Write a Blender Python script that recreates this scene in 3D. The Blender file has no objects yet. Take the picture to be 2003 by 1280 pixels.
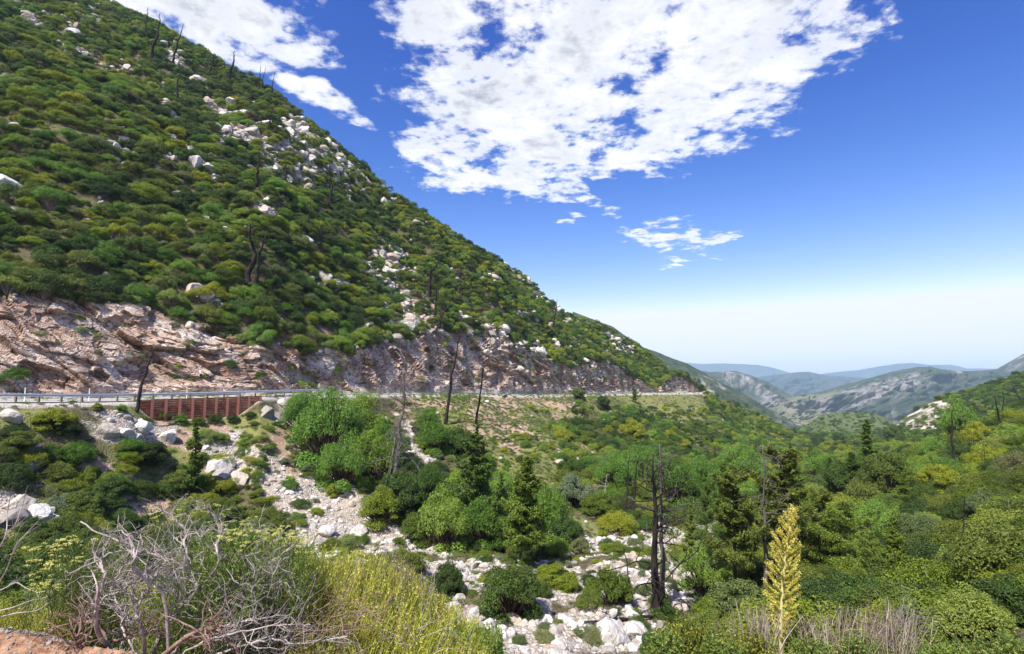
import bpy, math, random
import numpy as np
from mathutils import Vector, Matrix, Euler
from mathutils.bvhtree import BVHTree
rng = np.random.default_rng(7)
random.seed(7)
SC = bpy.context.scene
COL = SC.collection

# ------------------------------------------------------------------ camera, sky, sun, exposure
F, CX, CY, W0, H0 = 1050.0, 1001.5, 640.0, 2003, 1280
PITCH = math.radians(5.71)
cd = bpy.data.cameras.new('camera'); cam = bpy.data.objects.new('camera', cd); COL.objects.link(cam)
cd.sensor_width = 36; cd.lens = 36 * F / W0; cd.clip_start = 0.05; cd.clip_end = 60000
cam.rotation_euler = (math.radians(90) + PITCH, 0, 0)
SC.camera = cam
SC.view_settings.view_transform = 'Standard'; SC.view_settings.look = 'None'
SC.view_settings.gamma = 1; SC.view_settings.exposure = 0.64
SUN_DIR = Vector((-0.31, -0.45, 0.84)).normalized()
SUN_EL = math.asin(SUN_DIR.z); SUN_AZ = math.atan2(SUN_DIR.x, SUN_DIR.y)
ld = bpy.data.lights.new('sun', 'SUN'); ld.energy = 5.0; ld.angle = math.radians(0.55); ld.color = (1, .965, .9)
sun = bpy.data.objects.new('sun', ld); COL.objects.link(sun)
sun.rotation_euler = SUN_DIR.to_track_quat('Z', 'Y').to_euler()
SC.cycles.use_denoising = True
SC.cycles.max_bounces = 6; SC.cycles.diffuse_bounces = 3; SC.cycles.glossy_bounces = 1
SC.cycles.transmission_bounces = 3; SC.cycles.volume_bounces = 2; SC.cycles.transparent_max_bounces = 4
SC.cycles.use_adaptive_sampling = True; SC.cycles.adaptive_threshold = 0.02
SC.cycles.caustics_reflective = False; SC.cycles.caustics_refractive = False

def ray(px, py):
    """direction through a photo pixel scaled so that Y = 1 -> (t, s)"""
    u, v = (px - CX) / F, (CY - py) / F
    dy = math.cos(PITCH) - v * math.sin(PITCH); dz = math.sin(PITCH) + v * math.cos(PITCH)
    return u / dy, dz / dy
def P(px, py, Y):
    t, s = ray(px, py); return (t, Y, s * Y)
def W3(px, py, Y):
    t, s = ray(px, py); return Vector((t * Y, Y, s * Y))
def project(V):
    """world points (N,3) -> photo pixels"""
    c, sn = math.cos(PITCH), math.sin(PITCH)
    d = np.maximum(V[:, 1] * c + V[:, 2] * sn, 1e-3)
    return CX + F * V[:, 0] / d, CY - F * (-V[:, 1] * sn + V[:, 2] * c) / d

# ------------------------------------------------------------------ node helper
class NT:
    def __init__(s, tree): s.t = tree; s.n = tree.nodes; s.l = tree.links
    def new(s, kind, **kw):
        nd = s.n.new(kind); ins = kw.pop('i', {})
        for k, v in kw.items(): setattr(nd, k, v)
        for k, v in ins.items(): s.set(nd.inputs[k], v)
        return nd
    def set(s, sock, v):
        if isinstance(v, bpy.types.NodeSocket): s.l.new(v, sock)
        elif isinstance(v, bpy.types.Node): s.l.new(v.outputs[0], sock)
        else: sock.default_value = v
    def math(s, op, a, b=0.0, c=None, clamp=False):
        n = s.new('ShaderNodeMath', operation=op, use_clamp=clamp)
        s.set(n.inputs[0], a); s.set(n.inputs[1], b)
        if c is not None: s.set(n.inputs[2], c)
        return n.outputs[0]
    def vmath(s, op, a, b=(0, 0, 0)):
        n = s.new('ShaderNodeVectorMath', operation=op)
        s.set(n.inputs[0], a); s.set(n.inputs[1], b)
        return n.outputs[1] if op in ('LENGTH', 'DOT_PRODUCT', 'DISTANCE') else n.outputs[0]
    def mix(s, f, a, b, mode='MIX'):
        n = s.new('ShaderNodeMix', data_type='RGBA', blend_type=mode, clamp_factor=True)
        s.set(n.inputs[0], f)
        for k, v in ((6, a), (7, b)):
            if isinstance(v, tuple) and len(v) == 3: v = v + (1,)
            s.set(n.inputs[k], v)
        return n.outputs[2]
    def ramp(s, f, stops, interp='LINEAR'):
        n = s.new('ShaderNodeValToRGB'); cr = n.color_ramp; cr.interpolation = interp
        while len(cr.elements) < len(stops): cr.elements.new(0.5)
        for e, (p, c) in zip(cr.elements, stops):
            e.position = p
            e.color = (c, c, c, 1) if isinstance(c, (int, float)) else tuple(c) + (1,)
        s.set(n.inputs[0], f); return n.outputs[0]
    def noise(s, vec, scale, detail=4, rough=.55, dist=0, kind='FBM'):
        n = s.new('ShaderNodeTexNoise', noise_type=kind, i={'Vector': vec, 'Scale': scale, 'Detail': detail, 'Roughness': rough, 'Distortion': dist})
        return n.outputs[0]
    def voronoi(s, vec, scale, feature='F1', out=0, rand=1):
        n = s.new('ShaderNodeTexVoronoi', feature=feature, i={'Vector': vec, 'Scale': scale, 'Randomness': rand})
        return n.outputs[out]

# ------------------------------------------------------------------ world: Nishita sky with clouds set by direction
wd = bpy.data.worlds.new('World'); SC.world = wd; wd.use_nodes = True
n = NT(wd.node_tree); n.n.clear()
sky = n.new('ShaderNodeTexSky', sky_type='NISHITA', sun_disc=False, sun_elevation=SUN_EL, sun_rotation=SUN_AZ,
            altitude=900, air_density=1.0, dust_density=2.2, ozone_density=1.5)
geo = n.new('ShaderNodeTexCoord')
D = geo.outputs['Generated']
sep = n.new('ShaderNodeSeparateXYZ', i={0: D})
dx, dy, dz = sep.outputs
iy = n.math('DIVIDE', 1.0, n.math('MAXIMUM', dy, 0.02))
T_ = n.math('MULTIPLY', dx, iy); S_ = n.math('MULTIPLY', dz, iy)
iz = n.math('DIVIDE', 1.0, n.math('MAXIMUM', n.math('ADD', dz, .06), 0.02))
pl = n.new('ShaderNodeCombineXYZ', i={0: n.math('MULTIPLY', dx, iz), 1: n.math('MULTIPLY', dy, iz), 2: 0.0}).outputs[0]
# each cloud bank: centre pixel, half sizes (px), tilt, weight
banks = [(1130, 90, 330, 190, 0.35, 1.0), (1420, 60, 260, 130, -.1, 1.0), (900, 30, 170, 80, .5, .95), (1000, 250, 200, 120, .2, 1.0), (900, 320, 130, 60, .2, .85),
         (1230, 260, 170, 80, 0.1, .95), (1060, 350, 110, 50, .3, .8), (1450, 160, 170, 80, -.3, .95), (860, 190, 110, 70, .2, .85),
         (1150, 390, 55, 20, .5, .7), (1330, 460, 105, 40, .15, .66), (1395, 470, 60, 20, -.2, .7), (1320, 512, 28, 9, 0, .6),
         (380, 20, 210, 95, .3, 1.05), (560, 70, 100, 75, .2, .82), (500, 120, 60, 30, .3, .75), (620, 190, 90, 30, .45, .76), (690, 235, 60, 22, .4, .66), (600, 10, 60, 30, 0, .6),
         (1120, 435, 26, 8, 0, .55), (1205, 468, 20, 6, 0, .55), (1735, 40, 30, 22, 0, .5), (1620, 30, 80, 60, .2, .72)]
field = None
ws = n.noise(pl, 3.0, 3, .6); ws2 = n.noise(n.vmath('ADD', pl, (5.2, 1.3, 0)), 3.0, 3, .6)
Tw = n.math('ADD', T_, n.math('MULTIPLY', n.math('SUBTRACT', ws, .5), .12))
Sw = n.math('ADD', S_, n.math('MULTIPLY', n.math('SUBTRACT', ws2, .5), .10))
for (bx, by, rx, ry, an, wgt) in banks:
    t0, s0 = ray(bx, by); k = (1 + s0 * s0) ** .5
    ax = n.math('SUBTRACT', Tw, t0); ay = n.math('SUBTRACT', Sw, s0)
    an = -an; c_, s_ = math.cos(an), math.sin(an)
    u = n.math('ADD', n.math('MULTIPLY', ax, c_), n.math('MULTIPLY', ay, s_))
    v = n.math('SUBTRACT', n.math('MULTIPLY', ay, c_), n.math('MULTIPLY', ax, s_))
    u = n.math('DIVIDE', u, rx / F * k * 1.12); v = n.math('DIVIDE', v, ry / F * k * 1.16)
    r2 = n.math('ADD', n.math('MULTIPLY', u, u), n.math('MULTIPLY', v, v))
    g = n.math('MULTIPLY', n.math('SUBTRACT', 1.25, r2, clamp=True), wgt)
    field = g if field is None else n.math('MAXIMUM', field, g)
n1 = n.noise(pl, 4.2, 9, .62, .25)
n2 = n.noise(n.vmath('ADD', pl, (3.1, 7.7, 0)), 15.0, 6, .6)
nn = n.math('ADD', n.math('MULTIPLY', n.math('SUBTRACT', n1, .5), 2.6), n.math('MULTIPLY', n.math('SUBTRACT', n2, .5), 1.35))
dens = n.math('ADD', n.math('SUBTRACT', n.math('MULTIPLY', field, .92), .44), nn)
dens = n.math('MULTIPLY', dens, n.math('GREATER_THAN', field, 0.02))
front = n.math('GREATER_THAN', dy, 0.1)
cov = n.math('MULTIPLY', n.ramp(dens, [(0.0, 0.0), (.12, .18), (.30, .72), (.55, 1.0)]), front)
shade = n.noise(n.vmath('ADD', pl, (1.7, 9.7, 0)), 3.6, 6, .55)
thick = n.math('MULTIPLY', n.math('MULTIPLY', n.math('SUBTRACT', dens, .30, clamp=True), 1.5), n.ramp(shade, [(.38, 0.0), (.62, 1.0)]))
cloudcol = n.mix(n.math('MULTIPLY', thick, 1.0), (.72, .73, .75), (.27, .30, .38))
sk0 = n.new('ShaderNodeSeparateColor', i={0: n.new('ShaderNodeVectorMath', operation='SCALE', i={0: sky.outputs[0], 'Scale': .24}).outputs[0]}).outputs
skyc = n.new('ShaderNodeCombineColor', i={0: n.math('MINIMUM', n.math('MULTIPLY', n.math('POWER', sk0[0], 2.6), 1.15), .64), 1: n.math('MINIMUM', n.math('MULTIPLY', n.math('POWER', sk0[1], 1.88), .56), .66), 2: n.math('MINIMUM', n.math('MULTIPLY', n.math('POWER', sk0[2], 1.20), .60), .72)}).outputs[0]
final = n.mix(cov, skyc, cloudcol)
bg = n.new('ShaderNodeBackground', i={'Color': final, 'Strength': 1.0})
SKY_BG = bg
out = n.new('ShaderNodeOutputWorld', i={0: bg.outputs[0]})
wd.cycles.sampling_method = 'MANUAL'; wd.cycles.sample_map_resolution = 512

# ------------------------------------------------------------------ numpy noise
def _h(ix, iy, iz, seed):
    h = (ix.astype(np.int64) * 374761393 + iy.astype(np.int64) * 668265263 + iz.astype(np.int64) * 2147483647 + seed * 144665) & 0xffffffff
    h = ((h ^ (h >> 13)) * 1274126177) & 0xffffffff
    h = ((h ^ (h >> 16)) * 2246822519) & 0xffffffff
    return ((h ^ (h >> 15)) & 0xffffff) / float(0xffffff)
def vnoise(p, seed=0):
    f = np.floor(p); r = p - f; r = r * r * r * (r * (r * 6 - 15) + 10); f = f.astype(np.int64)
    o = 0
    for a in (0, 1):
        for b in (0, 1):
            for c in (0, 1):
                w = (r[:, 0] if a else 1 - r[:, 0]) * (r[:, 1] if b else 1 - r[:, 1]) * (r[:, 2] if c else 1 - r[:, 2])
                o = o + w * _h(f[:, 0] + a, f[:, 1] + b, f[:, 2] + c, seed)
    return o * 2 - 1
def fbm(p, octs=4, seed=0, gain=.5):
    o = 0; a = 1
    for k in range(octs):
        o = o + a * vnoise(p * (2.03 ** k), seed + k * 17); a *= gain
    return o
def cells(p, seed=0):
    """F1, F2, id value of a Voronoi pattern"""
    f = np.floor(p).astype(np.int64); n_ = len(p)
    d1 = np.full(n_, 9.); d2 = np.full(n_, 9.); idv = np.zeros(n_)
    for a in (-1, 0, 1):
        for b in (-1, 0, 1):
            for c in (-1, 0, 1):
                X, Y, Z = f[:, 0] + a, f[:, 1] + b, f[:, 2] + c
                q = np.stack([X + _h(X, Y, Z, seed), Y + _h(X, Y, Z, seed + 1), Z + _h(X, Y, Z, seed + 2)], 1)
                d = np.linalg.norm(q - p, axis=1); nid = _h(X, Y, Z, seed + 5)
                m = d < d1
                d2 = np.where(m, d1, np.minimum(d2, d)); idv = np.where(m, nid, idv); d1 = np.where(m, d, d1)
    return d1, d2, idv
def facets(p, seed, tilt=.9):
    """blocky relief: every Voronoi cell has its own height and its own tilt"""
    f = np.floor(p).astype(np.int64); n_ = len(p); d1 = np.full(n_, 9.); o = np.zeros(n_)
    for a in (-1, 0, 1):
        for b in (-1, 0, 1):
            for c in (-1, 0, 1):
                X, Y, Z = f[:, 0] + a, f[:, 1] + b, f[:, 2] + c
                q = np.stack([X + _h(X, Y, Z, seed), Y + _h(X, Y, Z, seed + 1), Z + _h(X, Y, Z, seed + 2)], 1)
                dv = p - q; d = np.linalg.norm(dv, axis=1); m = d < d1
                val = (_h(X, Y, Z, seed + 5) - .5) + tilt * (dv[:, 0] * (_h(X, Y, Z, seed + 6) - .5) + dv[:, 2] * (_h(X, Y, Z, seed + 7) - .5)) * 2
                o = np.where(m, val, o); d1 = np.where(m, d, d1)
    return o
def sst(x, a, b):
    x = np.clip((x - a) / (b - a), 0, 1); return x * x * (3 - 2 * x)

# ------------------------------------------------------------------ mesh helpers
def mesh_np(name, V, Q=None, T=None, mats=(), mi=None, smooth=False):
    """V (n,3); Q quads (m,4); T tris (k,3)"""
    me = bpy.data.meshes.new(name)
    Q = np.zeros((0, 4), int) if Q is None else np.asarray(Q); T = np.zeros((0, 3), int) if T is None else np.asarray(T)
    V = np.asarray(V, dtype=np.float32)
    me.vertices.add(len(V)); me.vertices.foreach_set('co', V.ravel())
    nl = len(Q) * 4 + len(T) * 3
    me.loops.add(nl); me.loops.foreach_set('vertex_index', np.concatenate([Q.ravel(), T.ravel()]).astype(np.int32))
    me.polygons.add(len(Q) + len(T))
    ls = np.concatenate([np.arange(len(Q)) * 4, len(Q) * 4 + np.arange(len(T)) * 3]).astype(np.int32)
    me.polygons.foreach_set('loop_start', ls)
    if mi is not None: me.polygons.foreach_set('material_index', np.asarray(mi, dtype=np.int32))
    me.polygons.foreach_set('use_smooth', np.full(len(Q) + len(T), smooth))
    for m in mats: me.materials.append(m)
    me.update(); me.validate()
    return me
def link(name, me, parent=None, loc=None):
    o = bpy.data.objects.new(name, me); COL.objects.link(o)
    if parent is not None: o.parent = parent
    if loc is not None: o.location = loc
    return o
def tag(o, label=None, cat=None, group=None, kind=None):
    if label: o['label'] = label
    if cat: o['category'] = cat
    if group: o['group'] = group
    if kind: o['kind'] = kind
    return o
class MB:
    """collects tubes, leaves, boxes and blobs into one mesh"""
    def __init__(s): s.V = []; s.Q = []; s.T = []; s.qm = []; s.tm = []; s.n = 0
    def add(s, V, Q=None, T=None, m=0):
        V = np.asarray(V, float)
        if Q is not None and len(Q): s.Q.append(np.asarray(Q) + s.n); s.qm.append(np.full(len(Q), m))
        if T is not None and len(T): s.T.append(np.asarray(T) + s.n); s.tm.append(np.full(len(T), m))
        s.V.append(V); s.n += len(V)
    def tube(s, pts, rad, sides=5, m=0, cap=False):
        pts = np.asarray(pts, float); N = len(pts)
        rad = np.full(N, rad) if np.isscalar(rad) else np.asarray(rad)
        tan = np.gradient(pts, axis=0); tan /= np.linalg.norm(tan, axis=1)[:, None] + 1e-9
        ref = np.array([0.31, 0.83, .46]) if abs(tan[0] @ np.array([0.31, .83, .46])) < .9 else np.array([1., 0, 0])
        a = np.cross(tan, ref); a /= np.linalg.norm(a, axis=1)[:, None] + 1e-9; b = np.cross(tan, a)
        th = np.arange(sides) / sides * 2 * np.pi
        ring = pts[:, None] + rad[:, None, None] * (a[:, None] * np.cos(th)[None, :, None] + b[:, None] * np.sin(th)[None, :, None])
        i = np.arange(N - 1)[:, None] * sides; j = np.arange(sides)[None]; k = (j + 1) % sides
        q = np.stack([i + j, i + k, i + sides + k, i + sides + j], -1).reshape(-1, 4)
        t = None
        if cap:
            t = np.array([[0, c + 1, c] for c in range(1, sides - 1)] + [[(N - 1) * sides, (N - 1) * sides + c, (N - 1) * sides + c + 1] for c in range(1, sides - 1)])
        s.add(ring.reshape(-1, 3), q, t, m)
    def leaves(s, C, Nn, size, aspect=1.6, up=None, m=0):
        """rhombic leaves: centres C, normals Nn, half length size"""
        C = np.asarray(C, float); k = len(C)
        if k == 0: return
        size = np.full(k, size) if np.isscalar(size) else size
        Nn = Nn / (np.linalg.norm(Nn, axis=1)[:, None] + 1e-9)
        u = rng.normal(size=(k, 3)) if up is None else up + rng.normal(size=(k, 3)) * .25
        u = u - (u * Nn).sum(1)[:, None] * Nn; u /= np.linalg.norm(u, axis=1)[:, None] + 1e-9
        v = np.cross(Nn, u)
        L = size[:, None]; w = L / aspect
        V = np.stack([C - u * L, C + v * w - u * L * .1, C + u * L, C - v * w - u * L * .1], 1).reshape(-1, 3)
        s.add(V, np.arange(4 * k).reshape(-1, 4), None, m)
    def box(s, c, sx, sy, sz, R=None, m=0):
        v = np.array([[x, y, z] for x in (-.5, .5) for y in (-.5, .5) for z in (-.5, .5)]) * [sx, sy, sz]
        if R is not None: v = v @ np.asarray(R).T
        s.add(v + np.asarray(c), [[0, 1, 3, 2], [4, 6, 7, 5], [0, 4, 5, 1], [2, 3, 7, 6], [0, 2, 6, 4], [1, 5, 7, 3]], None, m)
    def mesh(s, name, mats, smooth=False):
        V = np.concatenate(s.V); Q = np.concatenate(s.Q) if s.Q else None; T = np.concatenate(s.T) if s.T else None
        mi = np.concatenate((s.qm if s.Q else []) + (s.tm if s.T else []))
        return mesh_np(name, V, Q, T, mats, mi, smooth)
# ------------------------------------------------------------------ materials
def new_mat(name):
    m = bpy.data.materials.new(name); m.use_nodes = True
    n = NT(m.node_tree); n.n.clear()
    return m, n
def finish(n, col, rough=.85, bump=None, bstr=.5, bdist=.1, trans=0.0, spec=.25, disp=None, metal=0.0):
    b = n.new('ShaderNodeBsdfPrincipled', i={'Base Color': col if not (isinstance(col, tuple) and len(col) == 3) else col + (1,), 'Roughness': rough, 'Specular IOR Level': spec, 'Metallic': metal})
    if bump is not None:
        bp = n.new('ShaderNodeBump', i={'Height': bump, 'Strength': bstr, 'Distance': bdist})
        n.set(b.inputs['Normal'], bp)
    sh = b.outputs[0]
    if trans > 0:
        tr = n.new('ShaderNodeBsdfTranslucent', i={'Color': col if not (isinstance(col, tuple) and len(col) == 3) else col + (1,)})
        sh = n.new('ShaderNodeMixShader', i={0: trans, 1: sh, 2: tr.outputs[0]}).outputs[0]
    n.new('ShaderNodeOutputMaterial', i={0: sh})
def leaf_mat(name, ramp, trans=.32, vary=.35, rough=.6, tips=None, bright=1.0):
    m, n = new_mat(name)
    oi = n.new('ShaderNodeObjectInfo'); ge = n.new('ShaderNodeNewGeometry')
    c = n.ramp(oi.outputs['Random'], ramp)
    r = ge.outputs['Random Per Island']
    f = n.math('ADD', n.math('MULTIPLY', r, 2 * vary), 1 - vary)
    f = n.math('MULTIPLY', f, bright)
    c = n.new('ShaderNodeVectorMath', operation='SCALE', i={0: c, 'Scale': f}).outputs[0]
    if tips:
        c = n.mix(n.math('GREATER_THAN', r, 1 - tips[1]), c, tips[0])
    finish(n, c, rough, trans=trans, spec=.3)
    return m
def bark_mat(name, c1, c2, scale=8, stretch=.25):
    m, n = new_mat(name)
    tc = n.new('ShaderNodeTexCoord').outputs['Object']
    v = n.vmath('MULTIPLY', tc, (1, 1, stretch))
    a = n.noise(v, scale, 5, .65)
    b = n.noise(tc, scale * .3, 3)
    c = n.mix(n.ramp(a, [(.35, 0.), (.65, 1.)]), c1, c2)
    c = n.mix(n.ramp(b, [(.45, 0.), (.7, .6)]), c, tuple(x * .6 for x in c1))
    finish(n, c, .9, bump=a, bstr=.8, bdist=.03, spec=.15)
    return m

# terrain: zones come from a colour attribute (R scree, G bare dirt, B rock cut); the fourth, 'Z2' (R grass, G asphalt gravel, B warm dirt)
def make_terrain_mat():
    m, n = new_mat('canyon_terrain')
    zc = n.new('ShaderNodeVertexColor', layer_name='zone'); z = n.new('ShaderNodeSeparateColor', i={0: zc.outputs[0]}).outputs
    zc2 = n.new('ShaderNodeVertexColor', layer_name='zone2'); z2 = n.new('ShaderNodeSeparateColor', i={0: zc2.outputs[0]}).outputs
    pos = n.new('ShaderNodeNewGeometry').outputs['Position']
    # soil under chaparral
    a = n.noise(pos, .9, 6, .62); b = n.noise(pos, .12, 4, .55); c = n.noise(pos, 5.0, 4, .6)
    soil = n.mix(n.ramp(a, [(.35, 0.), (.65, 1.)]), (.075, .060, .030), (.16, .125, .075))
    soil = n.mix(n.ramp(c, [(.5, 0.), (.66, 1.)]), soil, (.055, .075, .022))
    # bare dirt
    dirt = n.mix(n.ramp(a, [(.3, 0.), (.7, 1.)]), (.30, .185, .125), (.47, .34, .25))
    vst = n.voronoi(pos, 1.6); dirt = n.mix(n.ramp(vst, [(.12, 1.), (.28, 0.)]), dirt, (.55, .48, .42))
    dirt = n.mix(n.ramp(c, [(.55, 0.), (.75, .8)]), dirt, (.16, .13, .055))
    warm = n.mix(n.ramp(n.noise(pos, 14.0, 5, .65), [(.35, 0.), (.65, 1.)]), (.17, .085, .05), (.40, .24, .15))
    dirt = n.mix(z2[2], dirt, warm)
    # scree
    v1 = n.voronoi(pos, 1.35, out=1); vd = n.voronoi(pos, 1.35, 'DISTANCE_TO_EDGE')
    v1b = n.voronoi(pos, 3.6, out=1); vdb = n.voronoi(pos, 3.6, 'DISTANCE_TO_EDGE')
    sv = n.new('ShaderNodeSeparateColor', i={0: v1b}).outputs[0]
    scree = n.ramp(sv, [(0., (.28, .24, .20)), (.35, (.48, .43, .37)), (.7, (.60, .55, .49)), (1., (.46, .35, .27))])
    scree = n.mix(n.ramp(vdb, [(0.02, 1.), (.10, 0.)]), scree, (.17, .13, .10))
    scree = n.mix(n.ramp(b, [(.5, 0.), (.72, .75)]), scree, (.40, .33, .26))
    # rock cut: folded strata dipping to the right
    sp = n.new('ShaderNodeMapping', i={'Vector': pos, 'Rotation': (0, math.radians(24), math.radians(28)), 'Scale': (.15, .15, .40)}).outputs[0]
    w = n.noise(pos, .10, 4, .6)
    wv = n.new('ShaderNodeCombineXYZ', i={2: n.math('MULTIPLY', n.math('SUBTRACT', w, .5), 4.0)}).outputs[0]
    sp = n.vmath('ADD', sp, wv)
    s1 = n.noise(sp, 1.1, 8, .68, .4); s2 = n.noise(sp, 3.4, 7, .7, .6)
    s3 = n.noise(pos, .16, 5, .6); s4 = n.noise(pos, 1.3, 6, .68, 1.0)
    vor = n.voronoi(sp, 2.1, 'DISTANCE_TO_EDGE'); vor2 = n.voronoi(pos, .75, 'DISTANCE_TO_EDGE')
    cut = n.ramp(s1, [(.28, (.13, .08, .055)), (.37, (.34, .20, .14)), (.43, (.50, .34, .25)), (.53, (.66, .53, .43)), (.64, (.80, .73, .66))])
    cut = n.mix(n.ramp(s3, [(.45, 0.), (.58, .85)]), cut, n.mix(n.ramp(s2, [(.4, 0.), (.6, 1.)]), (.15, .080, .05), (.42, .265, .19)))
    cut = n.mix(n.ramp(s4, [(.50, 0.), (.70, .65)]), cut, (.72, .64, .57))
    cut = n.mix(n.ramp(s2, [(.31, .9), (.39, 0.)]), cut, (.10, .065, .045))
    cut = n.mix(n.ramp(vor, [(.0, .85), (.05, 0.)]), cut, (.08, .055, .04))
    cut = n.mix(n.ramp(vor2, [(.0, .6), (.04, 0.)]), cut, (.12, .08, .055))
    # grass tufts
    gr = n.mix(n.ramp(c, [(.38, 0.), (.62, 1.)]), (.13, .155, .045), (.26, .235, .085))
    col = n.mix(z2[0], soil, gr)
    col = n.mix(z[1], col, dirt); col = n.mix(z[0], col, scree); col = n.mix(z[2], col, cut)
    grav = n.mix(c, (.42, .37, .31), (.58, .53, .46))
    col = n.mix(z2[1], col, grav)
    h = n.math('ADD', n.math('MULTIPLY', s2, z[2]), n.math('MULTIPLY', n.math('ADD', n.math('MULTIPLY', vdb, 1.5), c), .5))
    h = n.math('ADD', h, n.math('MULTIPLY', n.math('MULTIPLY', s4, z[2]), 1.0))
    finish(n, col, .92, bump=h, bstr=.8, bdist=.35, spec=.15)
    return m
M_TER = make_terrain_mat()

# ------------------------------------------------------------------ the canyon terrain: t = X/Y columns, rows from the camera outwards
NC = 860
tt = np.sinh(np.linspace(-1, 1, NC) * 1.05) / np.sinh(1.05) * 1.45
def row(pts):
    a = np.array(sorted(pts)); x = a[:, 0]
    return [np.interp(tt, x, a[:, k]) for k in (1, 2)]
def smooth(r, k=9):
    w = np.hanning(k + 2)[1:-1]; w /= w.sum(); o = []
    for a in r:
        p = np.pad(a, k // 2, mode='edge'); o.append(np.convolve(p, w, 'valid'))
    return o
R0 = row([(-1.45, .3, -1.65), (1.45, .3, -1.65)])
R1 = row([(-1.45, 3.95, -1.75), (-.92, 3.9, -1.75), (-.80, 3.75, -1.76), (-.72, 3.5, -1.76), (-.5, 3.2, -1.72), (-.1, 2.6, -1.7), (0, 2., -1.65), (.3, 2., -1.65), (.7, 2.2, -1.6), (1.45, 3, -1.5)])
R2 = row([(-1.45, 10, -4.6), (-.9, 9, -4.6), (-.6, 8.5, -4.7), (-.3, 8, -4.7), (0, 8, -4.9), (.5, 8, -4.0), (.9, 8, -3.7), (1.45, 8, -3.0)])
R3 = row([P(-300, 1200, 18), P(0, 1200, 21), P(300, 1200, 26), P(600, 1232, 28), P(1000, 1275, 27), P(1300, 1275, 30), P(1500, 1270, 32), P(1800, 1200, 25), P(2003, 1150, 20), P(2300, 1100, 16)])
R4 = row([P(-300, 1080, 38), P(0, 1085, 41), P(100, 1090, 43), P(400, 1080, 50), P(700, 1068, 56), P(1000, 1088, 60), P(1200, 1052, 70), P(1300, 1040, 76), P(1450, 1000, 86), P(1600, 990, 85), P(1800, 1040, 45), P(2003, 1000, 36), P(2300, 950, 30)])
road = [(-300, 792, 45), (0, 789, 55), (150, 788, 62), (280, 785, 70), (400, 781.5, 75.5), (510, 777, 81), (600, 773.5, 92), (700, 772.5, 105), (850, 772.5, 135), (1000, 773.5, 175), (1100, 774, 215), (1150, 773, 238), (1200, 771, 270), (1300, 769.5, 340), (1375, 768.5, 400)]
R6 = row([P(*q) for q in road] + [P(1450, 850, 330), P(1545, 885, 290), P(1600, 890, 280), P(1800, 905, 120), P(2003, 840, 90), P(2300, 790, 80)])
R6 = smooth(R6, 7)
tR = P(1375, 768, 400)[0]
t_a, t_b = P(283, 790, 70)[0], P(512, 780, 81)[0]
lft = sst(-tt, -tR - .015, -tR + .01)            # 1 on the left hillside, 0 right of the far bend
wallh = 2.15 * sst(tt, t_a - .03, t_a + .03) * sst(-tt, -t_b - .004, -t_b + .05) + .25
wallh = wallh * lft
R5b = [R6[0] - .75 * lft - 3 * (1 - lft), R6[1] - wallh]
mid = [(R4[0] + R5b[0]) / 2, (R4[1] + R5b[1]) / 2 - 1.2]
R5r = row([P(1000, 905, 110), P(1200, 862, 160), P(1300, 880, 172), P(1375, 895, 190), P(1450, 905, 200), P(1600, 915, 185), P(1800, 950, 80), P(2003, 895, 60), P(2300, 860, 50)])
wr = sst(tt, P(1000, 900, 1)[0], P(1200, 900, 1)[0])
R5 = [mid[k] * (1 - wr) + R5r[k] * wr for k in (0, 1)]
roadw = np.interp(tt, [-1.4, -.5, 0, tR], [8.5, 8.5, 11, 15])
R7 = [R6[0] + roadw * lft + 10 * (1 - lft), R6[1] + .12 * lft]
# the cut: its top edge seen at these pixels
cuttop = [(-300, 560), (0, 588), (60, 575), (150, 592), (230, 600), (300, 606), (360, 640), (430, 655), (500, 672), (560, 705), (610, 688), (680, 700), (740, 670), (800, 668), (860, 640), (930, 655), (960, 640), (1010, 672), (1060, 700), (1120, 722), (1160, 704), (1200, 712), (1245, 742), (1270, 757), (1290, 757), (1315, 733), (1335, 738), (1375, 766)]
ct = sorted(ray(a, b) for a, b in cuttop)
s8 = np.interp(tt, [c[0] for c in ct], [c[1] for c in ct])
kslope = .62
Y8 = (R7[0] - kslope * R7[1]) / (1 - kslope * np.minimum(s8, .5)); Z8 = s8 * Y8
R8r = row([P(1375, 766, 416), P(1450, 830, 375), P(1600, 880, 320), P(1800, 885, 145), P(2003, 815, 112), P(2300, 760, 100)])
R8 = [Y8 * lft + R8r[0] * (1 - lft), Z8 * lft + R8r[1] * (1 - lft)]
ridge = [(-300, -150, 1.15), (0, -120, 1.06), (190, 0, 1.0), (280, 42, .98), (430, 120, .95), (540, 185, .92), (620, 250, .86), (700, 320, .76), (760, 375, .68), (830, 415, .62), (890, 460, .56), (950, 492, .5), (1030, 545, .42), (1060, 580, .39), (1100, 608, .36), (1150, 630, .31), (1200, 650, .28), (1250, 683, .26), (1290, 712, .235), (1320, 737, .21), (1350, 752, .2), (1375, 765, .2)]
rr = sorted(ray(a, b) + (m_,) for a, b, m_ in ridge)
s10 = np.interp(tt, [r[0] for r in rr], [r[1] for r in rr]); m10 = np.interp(tt, [r[0] for r in rr], [r[2] for r in rr])
R8s = smooth(R8, 41)
Y10 = np.clip((R8s[0] * m10 - R8s[1]) / np.maximum(m10 - s10, .06), 0, 560); Y10 = np.maximum(Y10, R8[0] + 4)
Y10 = smooth([Y10], 31)[0]
R10r = row([P(1375, 766.5, 420), P(1420, 785, 425), P(1480, 812, 435), P(1545, 850, 460), P(1600, 866, 470), P(1700, 868, 380), P(1800, 872, 300), P(2003, 803, 140), P(2300, 740, 140)])
R10 = [Y10 * lft + R10r[0] * (1 - lft), s10 * Y10 * lft + R10r[1] * (1 - lft)]
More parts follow.
